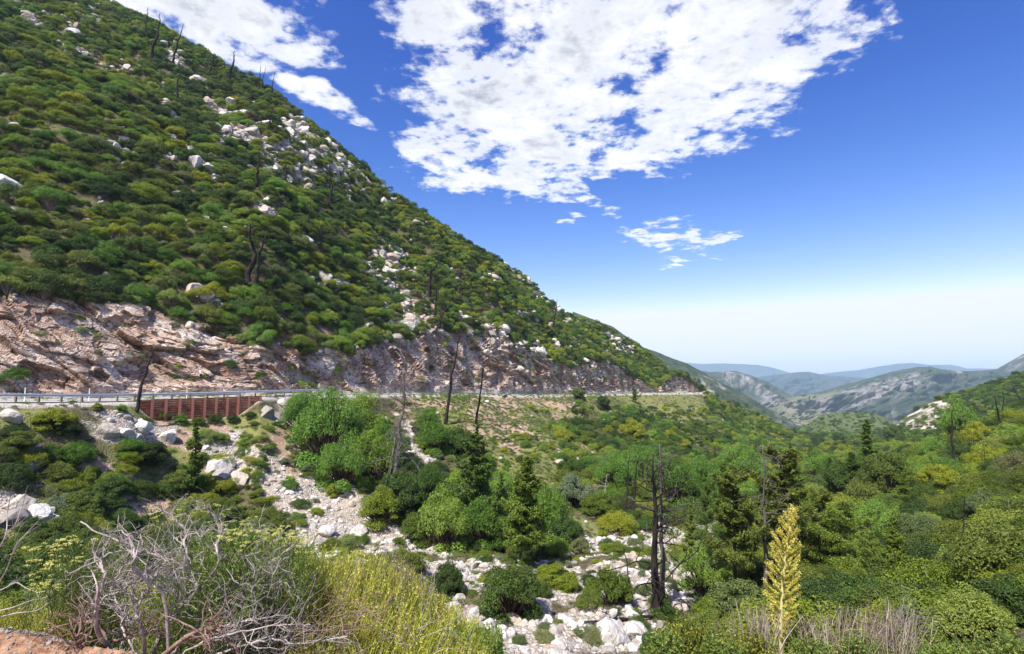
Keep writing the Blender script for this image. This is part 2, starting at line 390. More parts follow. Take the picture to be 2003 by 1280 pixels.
dYr = np.interp(tt, [-1.5, 0, tR, tR + .05, 1.5], [120, 120, 90, 90, 120])
R11 = [R10[0] + dYr, R10[1] - np.interp(tt, [-1.5, -.3, 0, tR, 1.5], [60, 60, 50, 45, 50])]
R11r = row([P(1375, 790, 560), P(1545, 852, 700), P(1600, 846, 800), P(1700, 848, 800), P(1800, 852, 600), (.9, 300, -45), (1.45, 300, -45)])
w11 = sst(tt, P(1450, 800, 1)[0], P(1560, 800, 1)[0]); R11 = [R11[k] * (1 - w11) + R11r[k] * w11 for k in (0, 1)]
R12 = [np.full(NC, 2100.), np.full(NC, -158.)]
R13 = [np.full(NC, 12300.), np.full(NC, -560.)]
segs = [(R0, R1, 14), (R1, R2, 26), (R2, R3, 26), (R3, R4, 120), (R4, R5, 90), (R5, R5b, 80), (R5b, R6, 3), (R6, R7, 5), (R7, R8, 130), (R8, R10, 250), (R10, R11, 10), (R11, R12, 30), (R12, R13, 16)]
Ys, Zs, vv = [R0[0]], [R0[1]], [0.0]
for k, (A, B, m_) in enumerate(segs):
    for j in range(1, m_ + 1):
        f = j / m_
        if k == 9: f = f * (.55 + .45 * f)          # finer rows near the road side of the hill
        Ys.append(A[0] * (1 - f) + B[0] * f); Zs.append(A[1] * (1 - f) + B[1] * f); vv.append(k + f)
Ys = np.array(Ys); Zs = np.array(Zs); vv = np.array(vv)
NR = len(vv); VV = np.repeat(vv[:, None], NC, 1)
V = np.stack([tt[None] * Ys, Ys, Zs], -1).reshape(-1, 3); vflat = VV.ravel(); tflat = np.tile(tt, NR)
lf = np.tile(lft, NR)
# relief
def near_row(r, w): return np.exp(-((vflat - r) / w) ** 2)
hill = sst(vflat, 9.0, 9.15) * (vflat <= 10) * lf
hillfade = sst(vflat, 9.0, 9.3) * (1 - .75 * sst(vflat, 9.7, 10.0))
g = V / 60.0; gz = fbm(g, 3, 3) * 6.0 + fbm(V / 22., 3, 31) * 2.2
dz = gz * hillfade * hill + fbm(V / 7., 3, 5) * .7 * hill
below = sst(vflat, 4.0, 4.2) * (1 - sst(vflat, 5.75, 5.98))
dz += (fbm(V / 30., 3, 11) * 2.0 + fbm(V / 9., 3, 15) * .8) * below * (vflat < 6)
right = (1 - lf) * sst(vflat, 3.5, 4.5) * (vflat < 12)
dz += (fbm(V / 35., 4, 21) * 2.0) * right * np.interp(V[:, 1], [0, 60, 300], [.3, .6, 2.0]) * (vflat > 6)
creek = sst(vflat, 2.6, 3.0) * (1 - sst(vflat, 4.0, 4.3))
c1, c2, ci = cells(V / 2.6, 4)
dz += creek * (fbm(V / 5., 4, 8) * .5 + (ci - .5) * .35)
dz += (vflat < 1.0) * (fbm(V * 1.5, 4, 2) * .03 + fbm(V * 7, 3, 6) * .012) + (vflat >= 1) * (vflat < 3) * fbm(V / 2.5, 3, 9) * .3
# steps of rock in the open hillside outcrops and cut displacement
V[:, 2] += dz
cut = ((vflat >= 7.0) & (vflat <= 9.3)) * lf
cutw = sst(vflat, 8.02, 8.12) * (1 - sst(vflat, 9.0, 9.02)) * lf
ca, sa = math.cos(math.radians(24)), math.sin(math.radians(24))
along = V @ np.array([.72, .69, 0.]); dep = V @ np.array([.69, -.72, 0.])
wob = fbm(V / 13., 3, 40) * 2.2
q = np.stack([(along * ca - V[:, 2] * sa) / 6.0, dep / 6., (along * sa + V[:, 2] * ca + wob) / 2.6], 1)
idx = np.where(cutw > 0)[0]
qi = q[idx] + (fbm(V[idx] / 4., 3, 61) * .12)[:, None]
rel = facets(qi, 60, .8) * 1.7 + facets(qi * 2.4, 66, .8) * .62 + facets(qi * 6., 71, .8) * .16 + fbm(V[idx] / 16., 2, 70) * 1.5
sc_ = np.interp(V[idx, 1], [60, 200, 400], [1., .9, .8]) * cutw[idx] * 1.15
V[idx, 0] += rel * .55 * sc_; V[idx, 1] -= rel * .65 * sc_; V[idx, 2] += rel * .25 * sc_
ridx = np.arange(NR * NC).reshape(NR, NC)
Qt = np.stack([ridx[:-1, :-1], ridx[:-1, 1:], ridx[1:, 1:], ridx[1:, :-1]], -1).reshape(-1, 4)

# zones (real ground cover patches), edges broken by noise
PX, PY = project(V)
wx = PX + fbm(V / 7., 5, 90, .6) * 30; wy = PY + fbm(V / 7., 5, 95, .6) * 18
def blob(px, py, rx, ry, ang=0, v0=0, v1=14):
    c_, s_ = math.cos(math.radians(ang)), math.sin(math.radians(ang))
    u = ((wx - px) * c_ + (wy - py) * s_) / rx; v = (-(wx - px) * s_ + (wy - py) * c_) / ry
    return sst(-(u * u + v * v), -1.25, -.7) * (vflat >= v0) * (vflat <= v1)
def blobs(L, v0, v1):
    o = np.zeros(len(V))
    for b in L: o = np.maximum(o, blob(*b, v0=v0, v1=v1))
    return o
# creek rubble and the scree fan below the road
SCREE = [(650, 1010, 105, 75, 38), (560, 960, 130, 42, 42), (470, 905, 70, 50, 50), (430, 900, 45, 40, 20), (720, 1080, 130, 45, 10), (900, 1105, 130, 40, 8), (1010, 1235, 130, 60, 0),
         (1190, 1230, 120, 60, 0), (1130, 1100, 120, 60, -8), (1270, 1075, 160, 55, -8), (1340, 1050, 90, 34, 0), (1240, 1150, 110, 60, 0), (1330, 1110, 70, 50, 0), (1060, 1160, 120, 60, 0), (870, 1180, 90, 60, 0),
         (815, 900, 20, 75, -28), (790, 850, 14, 40, -35), (840, 935, 26, 40, -10), (230, 845, 60, 26, 15), (290, 850, 60, 22, 35), (40, 1000, 60, 40, 0), (30, 800, 70, 16, 0), (330, 835, 26, 20, 30), (545, 800, 32, 26, 20),
         (70, 905, 30, 22, 40)]
scree = blobs(SCREE, 2.5, 6); scree = scree * np.where(PX > 740, sst(fbm(V / 4.5, 4, 52, .6), -.42, -.12), sst(fbm(V / 3.5, 4, 52, .6), -.75, -.45))
OUTC = [(40, 14), (55, 37), (74, 49), (134, 49), (148, 60), (176, 21), (190, 39), (121, 91), (148, 97), (169, 105), (91, 128), (222, 137), (244, 135), (267, 130), (309, 179), (316, 200), (331, 105), (348, 121), (394, 165), (404, 204), (422, 218), (438, 222), (162, 211), (338, 232), (239, 274), (257, 267), (346, 278), (366, 288), (260, 306), (309, 332), (345, 374), (394, 320), (418, 345), (425, 352), (485, 327), (422, 374), (427, 278), (454, 257), (471, 260), (489, 274), (492, 250), (527, 302), (549, 292), (534, 267), (577, 348), (559, 352), (598, 369), (612, 331), (633, 338), (559, 243), (580, 257), (615, 302), (650, 306), (682, 327), (520, 404), (538, 418), (436, 443), (478, 443), (640, 369), (679, 376), (369, 436), (5, 148), (18, 244), (7, 389), (197, 397), (334, 309), (229, 313), (748, 492), (775, 516), (712, 531), (740, 541), (668, 553), (826, 439), (744, 389), (677, 375), (712, 350), (750, 369), (810, 533), (791, 527), (894, 543), (962, 541), (1015, 617), (1033, 613), (1103, 629), (996, 527), (1029, 553), (1056, 582), (1048, 580), (1091, 605), (1127, 668), (1138, 703), (1088, 676), (814, 641), (767, 559), (779, 602), (752, 609), (798, 637), (830, 625), (861, 652), (908, 621), (923, 629), (744, 664), (767, 664), (685, 672), (720, 645), (962, 656), (982, 672), (1009, 680), (994, 711), (1017, 727), (955, 691), (1197, 664), (1212, 670), (1228, 680), (1205, 691)]
SCR_HILL = [(a, b, 9, 6, 35) for a, b in OUTC] + [(540, 300, 66, 50, 35), (480, 270, 50, 26, 30), (590, 270, 50, 18, 40), (640, 300, 60, 16, 45), (420, 210, 34, 18, 40), (600, 340, 40, 28, 30), (405, 340, 36, 10, 40), (700, 360, 40, 12, 45),
            (745, 515, 38, 32, 40), (780, 600, 46, 30, 55), (800, 660, 70, 26, 30), (655, 550, 28, 12, 20), (990, 690, 46, 20, 45), (850, 690, 60, 20, 20), (960, 660, 34, 20, 45), (520, 410, 30, 10, 15), (430, 580, 25, 10, 30),
            (1140, 640, 10, 8, 0), (1225, 668, 26, 8, 35), (1030, 690, 30, 22, 50), (640, 700, 20, 30, 0), (20, 380, 30, 14, 30), (300, 190, 16, 8, 40), (140, 40, 16, 8, 50), (350, 110, 24, 8, 40), (650, 320, 50, 12, 45), (1110, 612, 16, 5, 40), (1040, 548, 14, 6, 30)]
scree = np.maximum(scree, blobs(SCR_HILL, 8.9, 10) * sst(fbm(V / 3.0, 3, 51), -.35, .15))
DIRT_HILL = [(60, 350, 60, 10, 30), (600, 690, 40, 55, -10), (690, 720, 40, 30, 0), (840, 600, 40, 16, 45), (860, 640, 60, 16, 40), (190, 130, 12, 40, -20), (470, 690, 30, 18, 0), (650, 310, 60, 20, 45), (905, 600, 20, 26, 40), (810, 580, 25, 20, 0), (200, 60, 10, 20, -20), (960, 600, 12, 18, 0)]
DIRT_LOW = [(780, 810, 36, 14, 40), (960, 815, 50, 40, 40), (1000, 840, 40, 40, 40), (620, 925, 60, 26, 40), (680, 960, 60, 16, 45), (230, 930, 50, 20, 30), (350, 860, 50, 22, 35), (1140, 880, 34, 18, 25), (560, 880, 30, 50, -30),
            (640, 850, 40, 20, 45), (1420, 840, 10, 30, -30), (1240, 850, 20, 14, 0), (260, 990, 50, 16, 0), (720, 990, 40, 16, 40), (1000, 780, 100, 6, 0), (850, 782, 90, 8, 0), (1100, 800, 40, 10, 20), (420, 835, 30, 14, 20),
            (1845, 1010, 26, 20, 20), (1870, 865, 30, 12, -20), (1840, 880, 30, 10, 0), (1810, 885, 30, 8, 0), (1560, 855, 30, 6, 0), (1980, 1115, 20, 8, 0)]
dirt = np.maximum(blobs(DIRT_HILL, 8.9, 10), blobs(DIRT_LOW, 3.5, 12))
dirt = np.maximum(dirt, (vflat < 2) * sst(-tflat, .3, .7) * 1.0)
warm = np.maximum((vflat < 2.2) * 1.0, blobs([(1870, 865, 30, 12, -20), (1845, 1010, 26, 20, 20)], 3.5, 12) * .6)
warm = np.maximum(warm, blobs([(600, 690, 40, 55, -10), (690, 720, 40, 30, 0)], 8.9, 10) * .6)
# the rock cut with chaparral tongues hanging into it
cutz = sst(vflat, 8.0, 8.01) * (1 - sst(vflat + fbm(V / 5., 3, 97) * np.interp(tflat, [-1, -.4, 0], [.007, .012, .03]), 8.985, 9.006)) * lf
grass = sst(fbm(V / 14., 3, 44), -.1, .5) * (vflat > 3.5) * (1 - .75 * (vflat > 8.9))
grass = np.maximum(grass, blobs([(990, 850, 210, 70, 25), (1250, 800, 70, 50, 40), (1340, 800, 30, 60, -30), (1000, 880, 180, 60, 20), (1600, 835, 90, 16, 0), (1560, 870, 60, 10, 0)], 3.5, 12) * .9)
grav = (sst(vflat, 5.93, 6.0) * (1 - sst(vflat, 8.02, 8.06)) * lf)
def colattr(me, name, arrs):
    ca_ = me.color_attributes.new(name, 'FLOAT_COLOR', 'POINT')
    d = np.ones((len(me.vertices), 4), np.float32)
    for k, a in enumerate(arrs): d[:, k] = np.clip(a, 0, 1)
    ca_.data.foreach_set('color', d.ravel())
me = mesh_np('canyon_terrain', V, Qt, None, [M_TER], smooth=False)
me.polygons.foreach_set('use_smooth', np.repeat((VV[:-1, :-1].ravel()[:, None] < 7.95) | (VV[:-1, :-1].ravel()[:, None] > 9.05), 1, 1).ravel())
colattr(me, 'zone', (scree, dirt, cutz)); colattr(me, 'zone2', (grass, grav, warm))
ter = tag(link('terrain', me), kind='structure')
V_T = V
BV = BVHTree.FromPolygons(V.tolist(), Qt.tolist())
MTN_BV = []
def ground(px, py, maxd=3000):
    t, s = ray(px, py); d = Vector((t, 1, s)).normalized()
    for _ in range(40):
        best = None
        for bv in [BV] + MTN_BV:
            h = bv.ray_cast(Vector((0, 0, 0)), d, maxd)
            if h[0] is not None and (best is None or h[3] < best[3]): best = h
        if best: return best[0], best[1]
        py += 2; t, s = ray(px, py); d = Vector((t, 1, s)).normalized()
    return None, None
def drop(x, y):
    h = BV.ray_cast(Vector((x, y, 600)), Vector((0, 0, -1)), 3000)
    return h[0].z if h[0] else -1.7
# ground behind and beside the viewpoint
gx = np.linspace(-80, 80, 60); gy = np.linspace(-80, .5, 40)
GX, GY = np.meshgrid(gx, gy); G = np.stack([GX, GY, -1.62 + 0 * GX], -1).reshape(-1, 3)
G[:, 2] += fbm(G / 3., 3, 3) * .06 - .06
gi = np.arange(40 * 60).reshape(40, 60)
gq = np.stack([gi[:-1, :-1], gi[:-1, 1:], gi[1:, 1:], gi[1:, :-1]], -1).reshape(-1, 4)
m_, n = new_mat('turnout_dirt'); pos = n.new('ShaderNodeNewGeometry').outputs['Position']
c = n.mix(n.noise(pos, 4, 6, .65), (.20, .10, .06), (.42, .26, .17)); finish(n, c, .95)
tag(link('ground', mesh_np('ground', G, gq, None, [m_])), kind='structure')

# ------------------------------------------------------------------ far mountains
def mountain_mat(name, veg, veg2, rock, rockamt, rscale):
    m, n = new_mat(name)
    pos = n.new('ShaderNodeNewGeometry').outputs['Position']
    zc = n.new('ShaderNodeVertexColor', layer_name='zone'); z = n.new('ShaderNodeSeparateColor', i={0: zc.outputs[0]}).outputs
    a = n.noise(pos, rscale, 8, .62); b = n.noise(pos, rscale * 6, 6, .65); d = n.noise(n.vmath('MULTIPLY', pos, (1, 1, .35)), rscale * 3.5, 8, .7, .6)
    c = n.mix(n.ramp(b, [(.35, 0.), (.62, 1.)]), veg, veg2)
    rk = n.mix(n.ramp(d, [(.4, 0.), (.6, 1.)]), tuple(x * .45 for x in rock), rock)
    f = n.math('ADD', n.math('MULTIPLY', n.ramp(d, [(.56, 0.), (.64, 1.)]), rockamt), n.math('MULTIPLY', z[0], n.ramp(d, [(.42, 0.), (.54, .95)])), clamp=True)
    c = n.mix(f, c, rk)
    c = n.mix(n.math('MULTIPLY', z[1], .8), c, (.17, .165, .095))  # second zone: sunlit patch painted into the slope colour
    finish(n, c, .95, bump=n.math('ADD', a, n.math('MULTIPLY', b, .3)), bstr=.8, bdist=.12 / rscale, spec=.1)
    return m
def mountain(name, ridge, Y, mat, zbase, front, back, amp, wl, seed, rocks=(), pale=(), nu=380, nv=100, slant=0.0):
    """a ridge seen at these pixels at distance Y with a front slope coming down to zbase"""
    pts = sorted(ray(a, b) for a, b in ridge); t = np.linspace(pts[0][0], pts[-1][0], nu)
    s = np.interp(t, [p[0] for p in pts], [p[1] for p in pts])
    yy = Y * (1 + slant * (t - t.mean()))
    zr = s * yy; fr = np.linspace(0, 1, nv); rows = []
    for f in fr:                                     # front slope from toe to ridge
        yb = yy - front * (1 - f); z = zbase + (zr - zbase) * (f ** 1.15)
        rows.append(np.stack([t * yb, yb, z], 1))
    for f in (.15, .4, .7, 1.0):
        yb = yy + back * f; rows.append(np.stack([t * yb, yb, zr + (zbase - 40 - zr) * f], 1))
    Vm = np.concatenate(rows); f_all = np.concatenate([np.full(nu, f) for f in fr] + [np.full(nu, 1.0)] * 4)
    env = np.sin(np.pi * np.clip(f_all, 0, 1) ** .8) ** .7
    rd = 1 - np.abs(fbm(Vm * [1, .6, .3] / wl, 6, seed, .6)) * 2.3
    dsp = rd * amp * env + fbm(Vm / (wl * .15), 4, seed + 9) * amp * .24 * (.25 + env)
    Vm[:, 1] -= dsp * .8; Vm[:, 2] += dsp * .35
    nrw = len(rows); gi = np.arange(nrw * nu).reshape(nrw, nu)
    q = np.stack([gi[:-1, :-1], gi[:-1, 1:], gi[1:, 1:], gi[1:, :-1]], -1).reshape(-1, 4)
    me = mesh_np(name, Vm, q, None, [mat], smooth=True)
    X, Yp = project(Vm); sc = ridge_noise = fbm(Vm / (wl * .5), 4, seed + 3)
    X2 = X + sc * 14; Y2 = Yp + fbm(Vm / (wl * .5), 4, seed + 4) * 8
    def bl(L):
        o = np.zeros(len(Vm))
        for (px, py, rx, ry, an) in L:
            c_, s_ = math.cos(math.radians(an)), math.sin(math.radians(an))
            u = ((X2 - px) * c_ + (Y2 - py) * s_) / rx; v = (-(X2 - px) * s_ + (Y2 - py) * c_) / ry
            o = np.maximum(o, sst(-(u * u + v * v), -1.4, -.5))
        return o
    colattr(me, 'zone', (bl(rocks), bl(pale), 0 * X))
    MTN_BV.append(BVHTree.FromPolygons(Vm.tolist(), q.tolist()))
    return tag(link(name, me), kind='structure')
VEG = ((.026, .042, .026), (.058, .075, .040)); ROCK = (.25, .225, .22)
mm = mountain_mat('near_slope', *VEG, ROCK, .25, .006); mf = mountain_mat('far_slope', (.03, .045, .04), (.05, .065, .05), (.4, .37, .32), .1, .0012)
mr = mountain_mat('rocky_slope', *VEG, ROCK, .5, .004); mg = mountain_mat('green_knoll', (.05, .075, .03), (.11, .13, .05), (.4, .3, .2), .05, .03)
mo = mountain_mat('granite_slope', (.04, .058, .024), (.08, .095, .035), (.62, .53, .45), .35, .03)
mountain('mountain', [(1120, 610), (1200, 640), (1250, 676), (1300, 695), (1345, 712), (1400, 742), (1450, 768), (1500, 797), (1550, 824), (1620, 846)], 1150, mm, -118, 420, 300, 34, 150, 3,
         rocks=[(1370, 750, 22, 8, 35), (1400, 765, 16, 6, 40), (1560, 832, 20, 5, 20)], slant=-.2)
mountain('mountain', [(1330, 718), (1390, 729), (1415, 726), (1440, 727), (1470, 735), (1500, 748), (1525, 762), (1550, 776), (1600, 800), (1650, 830)], 3100, mr, -190, 800, 600, 90, 350, 5,
         rocks=[(1480, 765, 50, 14, 35), (1440, 750, 40, 12, 30), (1530, 785, 30, 8, 30)])
mountain('mountain', [(1420, 735), (1480, 738), (1520, 733), (1550, 729), (1580, 727), (1610, 734), (1660, 738), (1720, 742), (1800, 750), (1900, 760)], 6200, mf, -250, 1500, 900, 170, 800, 7)
mountain('mountain', [(1560, 742), (1610, 731), (1680, 724), (1720, 717), (1755, 712), (1785, 710), (1820, 714), (1860, 714), (1890, 721), (1960, 722), (2100, 718)], 9600, mf, -330, 1700, 1200, 190, 1000, 9)
mountain('mountain', [(1250, 706), (1330, 709), (1370, 712), (1420, 711), (1480, 714), (1510, 719), (1545, 730), (1620, 740), (1700, 745)], 10500, mf, -380, 1700, 1200, 100, 1100, 11)
mountain('mountain', [(1470, 800), (1510, 786), (1545, 776), (1600, 768), (1640, 756), (1700, 740), (1745, 727), (1790, 719), (1820, 717), (1850, 724), (1900, 727), (1950, 722), (1975, 708), (2003, 692), (2080, 672), (2300, 640), (2500, 640)], 2700, mr, -165, 900, 600, 105, 330, 13,
         rocks=[(1660, 780, 80, 22, -12), (1740, 762, 70, 18, -20), (1560, 805, 45, 14, 10), (1610, 800, 40, 20, 0), (1985, 710, 26, 14, -40), (1880, 728, 16, 6, 0)], pale=[(1545, 800, 40, 16, 20), (1590, 775, 50, 8, -10), (1590, 812, 40, 18, 0)], nu=460, nv=130)  # pale: sunlight through a cloud gap, painted on the lower left slope
mountain('hill', [(1540, 846), (1570, 836), (1600, 816), (1630, 808), (1665, 806), (1710, 808), (1735, 820), (1760, 838), (1800, 850)], 800, mg, -73, 130, 130, 6, 60, 17)
mountain('hill', [(1715, 862), (1735, 846), (1760, 822), (1800, 796), (1835, 778), (1870, 768), (1900, 764), (1950, 746), (2003, 728), (2100, 700), (2400, 640)], 400, mo, -46, 130, 120, 8, 45, 19,
         rocks=[(1820, 810, 60, 22, -25), (1780, 835, 40, 14, -15), (1850, 825, 30, 16, 0), (1925, 790, 14, 10, 0), (1990, 800, 16, 8, 0), (1880, 785, 10, 6, 0)], nu=360, nv=140)
HAZE_ON = True
# ------------------------------------------------------------------ plant and rock models
G_HILL = [(0., (0.052, 0.106, 0.014)), (.25, (0.082, 0.164, 0.018)), (.45, (0.109, 0.212, 0.022)), (.62, (0.184, 0.280, 0.025)), (.78, (0.246, 0.319, 0.030)), (.9, (0.220, 0.290, 0.071)), (.955, (0.168, 0.147, 0.075)), (1., (0.064, 0.117, 0.020))]
G_DARK = [(0., (0.040, 0.072, 0.014)), (.4, (0.067, 0.118, 0.019)), (.7, (0.111, 0.152, 0.023)), (.88, (0.169, 0.202, 0.028)), (1., (0.120, 0.171, 0.064))]
G_OLIVE = [(0., (0.080, 0.126, 0.014)), (.3, (0.143, 0.199, 0.016)), (.55, (0.224, 0.271, 0.018)), (.75, (0.296, 0.315, 0.022)), (.9, (0.180, 0.252, 0.061)), (1., (0.090, 0.152, 0.020))]
G_FRESH = [(0., (0.080, 0.167, 0.028)), (.4, (0.128, 0.251, 0.033)), (.7, (0.184, 0.309, 0.043)), (1., (0.240, 0.334, 0.045))]
G_SAGE = [(0., (0.189, 0.239, 0.134)), (.4, (0.146, 0.178, 0.070)), (.7, (0.233, 0.239, 0.076)), (1., (0.175, 0.263, 0.166))]
M_LEAF = {'hill': leaf_mat('chaparral_leaf', G_HILL), 'dark': leaf_mat('dark_leaf', G_DARK), 'olive': leaf_mat('olive_leaf', G_OLIVE),
          'fresh': leaf_mat('fresh_leaf', G_FRESH), 'sage': leaf_mat('sage_leaf', G_SAGE)}
M_NEEDLE = leaf_mat('fir_needle', [(0., (0.094, 0.159, 0.025)), (.5, (0.140, 0.216, 0.031)), (1., (0.200, 0.269, 0.034))], trans=.25)
M_NEEDLE2 = leaf_mat('golden_needle', [(0., (.13, .165, .025)), (1., (.20, .23, .04))], trans=.3)
M_TWIG = bark_mat('shrub_twig', (.16, .12, .09), (.30, .26, .22))
M_BARK = bark_mat('fir_bark', (.055, .036, .025), (.12, .085, .06), 9, .2)
M_CHAR = bark_mat('charred_bark', (.012, .010, .010), (.055, .040, .034), 9, .2)
M_GREY = bark_mat('weathered_wood', (.15, .13, .12), (.33, .30, .28), 10, .2)
M_SMOKE = bark_mat('smoky_wood', (.060, .050, .045), (.20, .18, .165), 10, .2)
M_PALE = bark_mat('bleached_wood', (.26, .215, .20), (.54, .47, .44), 14, .3)
M_BROWN = bark_mat('reddish_wood', (.17, .10, .075), (.34, .23, .19), 14, .3)

def unit(a): return a / (np.linalg.norm(a, axis=-1, keepdims=True) + 1e-9)
def rdir(k, zmin=-1):
    d = unit(rng.normal(size=(k * 3 + 40, 3))); d = d[d[:, 2] > zmin]
    return d[:k]
def foliage_blobs(mb, cs, rs, total, ls, flat=.85, zmin=-.45, aspect=1.7, upb=.35, m=0, jit=.42, tuf=0.):
    w = rs ** 2 / (rs ** 2).sum()
    for c, r, ww in zip(cs, rs, w):
        k = max(int(total * ww), 6); d = rdir(k, zmin); k = len(d)
        # break each clump into finer tufts
        tuft = unit(rng.normal(size=(9, 3))); near = (d @ tuft.T).max(1)
        rad = r * (.66 + .42 * near ** 3 + rng.normal(size=k) * .07)
        p = c + d * rad[:, None] * [1, 1, flat]
        nn = unit(d * .75 + np.array([0, 0, upb]) + rng.normal(size=(k, 3)) * jit)
        mb.leaves(p, nn, ls * rng.uniform(.6, 1.35, k), aspect, up=None if not tuf else d + np.array([0, 0, tuf]), m=m)
def shrub_form(seed, nb=13, nl=1500, ls=.062, h=1.15, spread=.68, rs=(.18, .37), flat=.85, tuf=0., asp=1.7):
    """-> (foliage MB, stems MB); radius about 1, base at the origin"""
    global rng; rng = np.random.default_rng(seed)
    a = rng.uniform(0, 2 * np.pi, nb); r = np.sqrt(rng.uniform(0, 1, nb)) * spread
    z = h * (.28 + .55 * (1 - r ** 2)) * rng.uniform(.62, 1.08, nb)
    cs = np.stack([np.cos(a) * r, np.sin(a) * r * rng.uniform(.7, 1), z], 1); rs = rng.uniform(*rs, nb)
    f = MB(); foliage_blobs(f, cs, rs, nl, ls, flat, tuf=tuf, aspect=asp)
    # low skirt so the ground does not show through underneath
    a = rng.uniform(0, 2 * np.pi, 6); cs2 = np.stack([np.cos(a) * .6, np.sin(a) * .6, .16 + 0 * a], 1)
    foliage_blobs(f, cs2, np.full(6, .30), nl * .22, ls * 1.1)
    s = MB()
    for c in cs:
        m_ = c * [.45, .45, .5] + rng.normal(size=3) * .05
        s.tube([[0, 0, -.25], m_, c * 1.05], [.035, .022, .008], 4)
    return f, s
def sprig(mb, o, d, L, r, n=6, m=0, curl=.3, sides=4, grav=0.0):
    """one crooked twig; returns its points"""
    pts = [np.array(o, float)]; d = unit(np.array(d, float)); 
    for k in range(n):
        d = unit(d + rng.normal(size=3) * curl / math.sqrt(n) + np.array([0, 0, grav / n])); pts.append(pts[-1] + d * L / n)
    pts = np.array(pts); mb.tube(pts, np.linspace(r, r * .3, len(pts)), sides, m)
    return pts
def twig_tree(mb, o, d, L, r, lev, kids=(3, 5), ratio=.62, curl=.5, grav=0., spread=.7, m=0, sides=4, n=6):
    pts = sprig(mb, o, d, L, r, n, m, curl, sides, grav)
    if lev <= 0: return
    for _ in range(rng.integers(kids[0], kids[1] + 1)):
        f = rng.uniform(.3, 1.0); i = min(int(f * n), n - 1)
        dd = unit(pts[i + 1] - pts[i] + rng.normal(size=3) * spread)
        twig_tree(mb, pts[i + (f > .95)], dd, L * ratio * rng.uniform(.7, 1.15), r * (1 - .6 * f) * .75, lev - 1, kids, ratio, curl, grav, spread, m, max(3, sides - 1), n)
FORMS = {}
def build_forms():
    for pal in M_LEAF:
        for k in range(4):
            kw = dict(nb=18, nl=2600, ls=.048)
            if pal == 'fresh': kw = dict(nb=24, nl=3400, ls=.050, h=1.5, flat=1.25, tuf=1.2, asp=2.4, rs=(.15, .32))
            if pal == 'sage': kw = dict(nb=10, nl=900, ls=.055, h=.8, spread=.6)
            if pal == 'dark': kw = dict(nb=20, nl=3000, ls=.044, h=1.2)
            if pal == 'olive': kw = dict(nb=20, nl=2800, ls=.046, h=1.15)
            f, s = shrub_form(100 + k * 7 + len(pal), **kw)
            FORMS[(pal, k)] = (f.mesh('foliage', [M_LEAF[pal]]), s.mesh('stems', [M_TWIG]))
build_forms()
# finely leafed forms for shrubs that show large
FINE = {}
for pal, h_ in (('dark', 1.15), ('olive', 1.1), ('fresh', 1.45), ('sage', .8), ('hill', 1.1)):
    for k in range(2):
        f, s = shrub_form(300 + k * 5 + len(pal), nb=52, nl=14000, ls=.022, h=h_, spread=.80, rs=(.13, .28))
        FINE[(pal, k)] = (f.mesh('foliage', [M_LEAF[pal]]), s.mesh('stems', [M_TWIG]))

# grass tuft and tiny subshrub
def tuft_mesh(seed, pal):
    global rng; rng = np.random.default_rng(seed); f = MB()
    k = 260; d = rdir(k, .05); p = d * rng.uniform(.3, 1, (len(d), 1)) * [1, 1, .75]
    f.leaves(p, unit(rng.normal(size=(len(d), 3)) + [0, 0, .6]), .13, 2.6, up=d)
    return f.mesh('tuft', [M_LEAF[pal]])
TUFTS = [tuft_mesh(1, 'sage'), tuft_mesh(2, 'olive'), tuft_mesh(3, 'sage'), tuft_mesh(4, 'hill')]

# rocks
def ico(sub):
    import bmesh
    bm = bmesh.new(); bmesh.ops.create_icosphere(bm, subdivisions=sub, radius=1)
    v = np.array([x.co[:] for x in bm.verts]); f = np.array([[x.index for x in fc.verts] for fc in bm.faces]); bm.free()
    return v, f
M_ROCKS = []
def rock_mat():
    m, n = new_mat('granite_boulder')
    oi = n.new('ShaderNodeObjectInfo').outputs['Random']; tc = n.new('ShaderNodeTexCoord').outputs['Object']
    base = n.ramp(oi, [(0., (.26, .235, .21)), (.28, (.52, .48, .44)), (.62, (.68, .65, .61)), (.85, (.50, .42, .34)), (1., (.36, .27, .20))])
    a = n.noise(tc, 1.6, 6, .65); b = n.noise(tc, 14, 4, .6)
    ed = n.voronoi(n.vmath('ADD', tc, (3, 1, 2)), 1.1, 'DISTANCE_TO_EDGE')
    c = n.mix(n.ramp(a, [(.42, 0.), (.68, .55)]), base, (.34, .29, .25))
    c = n.mix(n.ramp(b, [(.55, 0.), (.7, .5)]), c, (.22, .21, .19))
    c = n.mix(n.ramp(ed, [(0., .7), (.03, 0.)]), c, (.12, .10, .09))
    finish(n, c, .88, bump=n.math('ADD', a, n.math('MULTIPLY', b, .3)), bstr=.7, bdist=.15, spec=.2)
    return m
M_ROCK = rock_mat()
def rock_mesh(seed, sub=3, planes=11, name='boulder'):
    r = np.random.default_rng(seed); v, f = ico(sub)
    v = v * (1 + .12 * fbm(v * 1.3 + seed, 3, seed)[:, None])
    for _ in range(planes):
        nrm = unit(r.normal(size=3)); d = r.uniform(.50, .88)
        h = v @ nrm - d; v = v - np.where(h > 0, h * .93, 0)[:, None] * nrm
    v = v + .03 * fbm(v * 5 + seed, 3, seed + 2)[:, None] * unit(v)
    v = v * [1, r.uniform(.7, 1), r.uniform(.55, .8)] + [0, 0, .25]
    return mesh_np(name, v, None, f, [M_ROCK])
ROCKS = [rock_mesh(k + 1, 2, 10) for k in range(8)]
BIGROCKS = [rock_mesh(k + 40, 4, 13) for k in range(6)]

